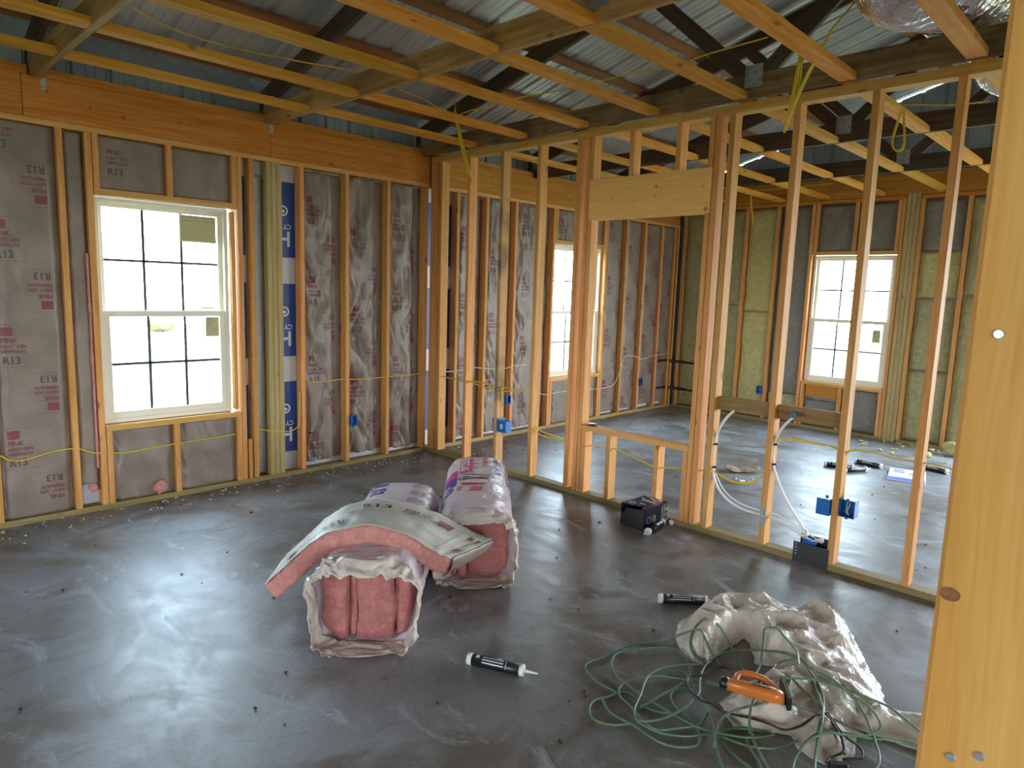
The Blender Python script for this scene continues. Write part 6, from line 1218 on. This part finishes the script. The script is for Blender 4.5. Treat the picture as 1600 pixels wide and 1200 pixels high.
# ------------------------------------------------------------------ crumbs
def crumbs(name, n, reg, smin, smax, mat, label, cat, seed, zz=0.0):
    random.seed(seed); bm = bmesh.new()
    for _ in range(n):
        x, y = reg(); s = random.uniform(smin, smax)
        m = Matrix.Translation((x, y, zz+s*.35)) @ Matrix.Rotation(random.random()*6, 4, 'Z') @ Matrix.Diagonal((s*random.uniform(.8, 1.8), s, s*.6, 1))
        r = bmesh.ops.create_icosphere(bm, subdivisions=1, radius=.5, matrix=m)
        for v in r['verts']: v.co += Vector((random.uniform(-1, 1), random.uniform(-1, 1), 0))*s*.18; v.co.z = max(v.co.z, zz+.0005)
    return tag(from_bm(name, bm, mat, None), label, cat, None, 'stuff')
def reg_wall():
    return random.uniform(-3.6, -.2), -.02-abs(random.gauss(0, .16))
crumbs('white_crumbs', 170, reg_wall, .004, .016, plain('crumb_white', (.62, .60, .52), .8), 'white crumbs scattered on the slab along the window wall', 'debris', 5)
crumbs('white_crumbs', 60, lambda: (random.uniform(.2, 4.3), -.03-abs(random.gauss(0, .2))), .005, .02, bpy.data.materials['crumb_white'], 'white crumbs on the far room floor along the window wall', 'debris', 6)
def reg_all():
    while True:
        x, y = random.uniform(-4, 4.2), random.uniform(-4.8, -.2)
        if not (-.02 < x < .11): return x, y
crumbs('dark_chips', 150, reg_all, .005, .018, plain('chip_dark', (.04, .03, .02), .9), 'dark wood chips and dirt scattered over the concrete', 'debris', 9)
crumbs('yellow_wool_crumbs', 40, lambda: (random.uniform(3.7, 4.4), random.uniform(-3.9, -2.7)), .01, .045, F_YEL, 'bits of yellow glass wool on the floor below the far wall', 'debris', 12)
tuft('insulation_scrap', (4.22, -3.62, 0), .085, 9, F_YEL, 'large clump of yellow wool on the floor by the foreground post', sq=(1, 1.5, .8))
tuft('insulation_scrap', (3.95, -3.42, 0), .040, 14, F_YEL, 'small pale yellow wool clump on the far room floor', sq=(1.2, 1, .6))
# ------------------------------------------------------------------ outdoors
def mat_ground():
    m, t, b = nodes('dry_grass'); L = t.links; co = N(t, 'ShaderNodeTexCoord'); n = N(t, 'ShaderNodeTexNoise'); n.inputs['Scale'].default_value = 1.2; n.inputs['Detail'].default_value = 9; L.new(co.outputs['Object'], n.inputs['Vector'])
    r = N(t, 'ShaderNodeValToRGB'); r.color_ramp.elements[0].position = .35; r.color_ramp.elements[0].color = (.16, .17, .07, 1); r.color_ramp.elements[1].position = .6; r.color_ramp.elements[1].color = (.42, .40, .24, 1); L.new(n.outputs['Fac'], r.inputs[0]); L.new(r.outputs[0], b.inputs['Base Color']); b.inputs['Roughness'].default_value = 1
    return m
bm = bmesh.new(); bx(bm, -40, 40, -40, 22, -.6, -.3); o = from_bm('ground', bm, mat_ground()); structure(o)
def fence():
    e = empty('chain_link_fence', (0, 2.0, -.3)); tag(e, 'chain link fence with pale posts outside the left window', 'fence'); x0, x1, Hf = -4.2, 5.2, 1.26
    bm = bmesh.new(); d = .075; r = .0022
    k = x0-Hf
    def seg(a, b):
        v = Vector(b)-Vector(a); m = Matrix.Translation((Vector(a)+Vector(b))/2) @ v.to_track_quat('Z', 'Y').to_matrix().to_4x4(); bmesh.ops.create_cone(bm, segments=3, radius1=r, radius2=r, depth=v.length, cap_ends=False, matrix=m)
    while k < x1:
        for s in (0, 1):
            xa, xb = (k, k+Hf); za, zb = (0.02, Hf) if s == 0 else (Hf, .02)
            a = [xa, .004*s, za]; b = [xb, .004*s, zb]
            if xa < x0: f = (x0-xa)/(xb-xa); a = [x0, a[1], za+(zb-za)*f]
            if xb > x1: f = (x1-xa)/(xb-xa); b = [x1, b[1], za+(zb-za)*f]
            if b[0]-a[0] > .01: seg(a, b)
        k += d
    from_bm('wire_mesh', bm, plain('fence_wire', (.70, .70, .68), .35, .3), e)
    for x in (-3.9, -1.76, .38, 2.52, 4.66): lathe('fence_post', [(0, .03), (Hf+.04, .03), (Hf+.06, .02)], plain('fence_post_pale', (.82, .82, .84), .4) if 'fence_post_pale' not in bpy.data.materials else bpy.data.materials['fence_post_pale'], e, 14, 'Z').location = (x, .02, 0)
    lathe('top_rail', [(x0, .02), (x1, .02)], bpy.data.materials['fence_post_pale'], e, 12).location = (0, .02, Hf)
fence()
LEAF = plain('conifer_leaf', (.05, .10, .05), .9, noise_amt=.4, scale=3)
def conifer(x, y, h, label):
    e = empty('conifer', (x, y, -.3)); lathe('trunk', [(0, .12), (h*.9, .03)], W_TRUSS_D, e, 8, 'Z')
    bm = bmesh.new(); random.seed(int(x*10)+50)
    for k in range(9):
        z = h*(.12+.095*k); r = h*.26*(1-k/10)
        c = bmesh.ops.create_cone(bm, segments=14, radius1=r, radius2=r*.12, depth=h*.17, cap_ends=True, matrix=Matrix.Translation((0, 0, z+h*.06)))
        for v in c['verts']: v.co += Vector((random.uniform(-1, 1), random.uniform(-1, 1), random.uniform(-1, 1)))*r*.12
    from_bm('foliage', bm, LEAF, e); tag(e, label, 'tree')
conifer(-.15, 19.0, 2.9, 'lone small conifer far beyond the fence')
for i, (x, y, s) in enumerate(((-3.5, 20.5, .9), (-2.1, 20.8, .7), (2.0, 20.2, .9), (4.5, 20.6, 1.1))):
    tuft('bush', (x, y, -.3), s*.3, i+20, plain('bush_leaf_%s' % ORD[i], (.16, .15, .07), 1), ('first', 'second', 'third', 'fourth')[i]+' low bush on the horizon from the left', 'bush', sq=(1.6, .8, .8))
bpy.context.view_layer.update()
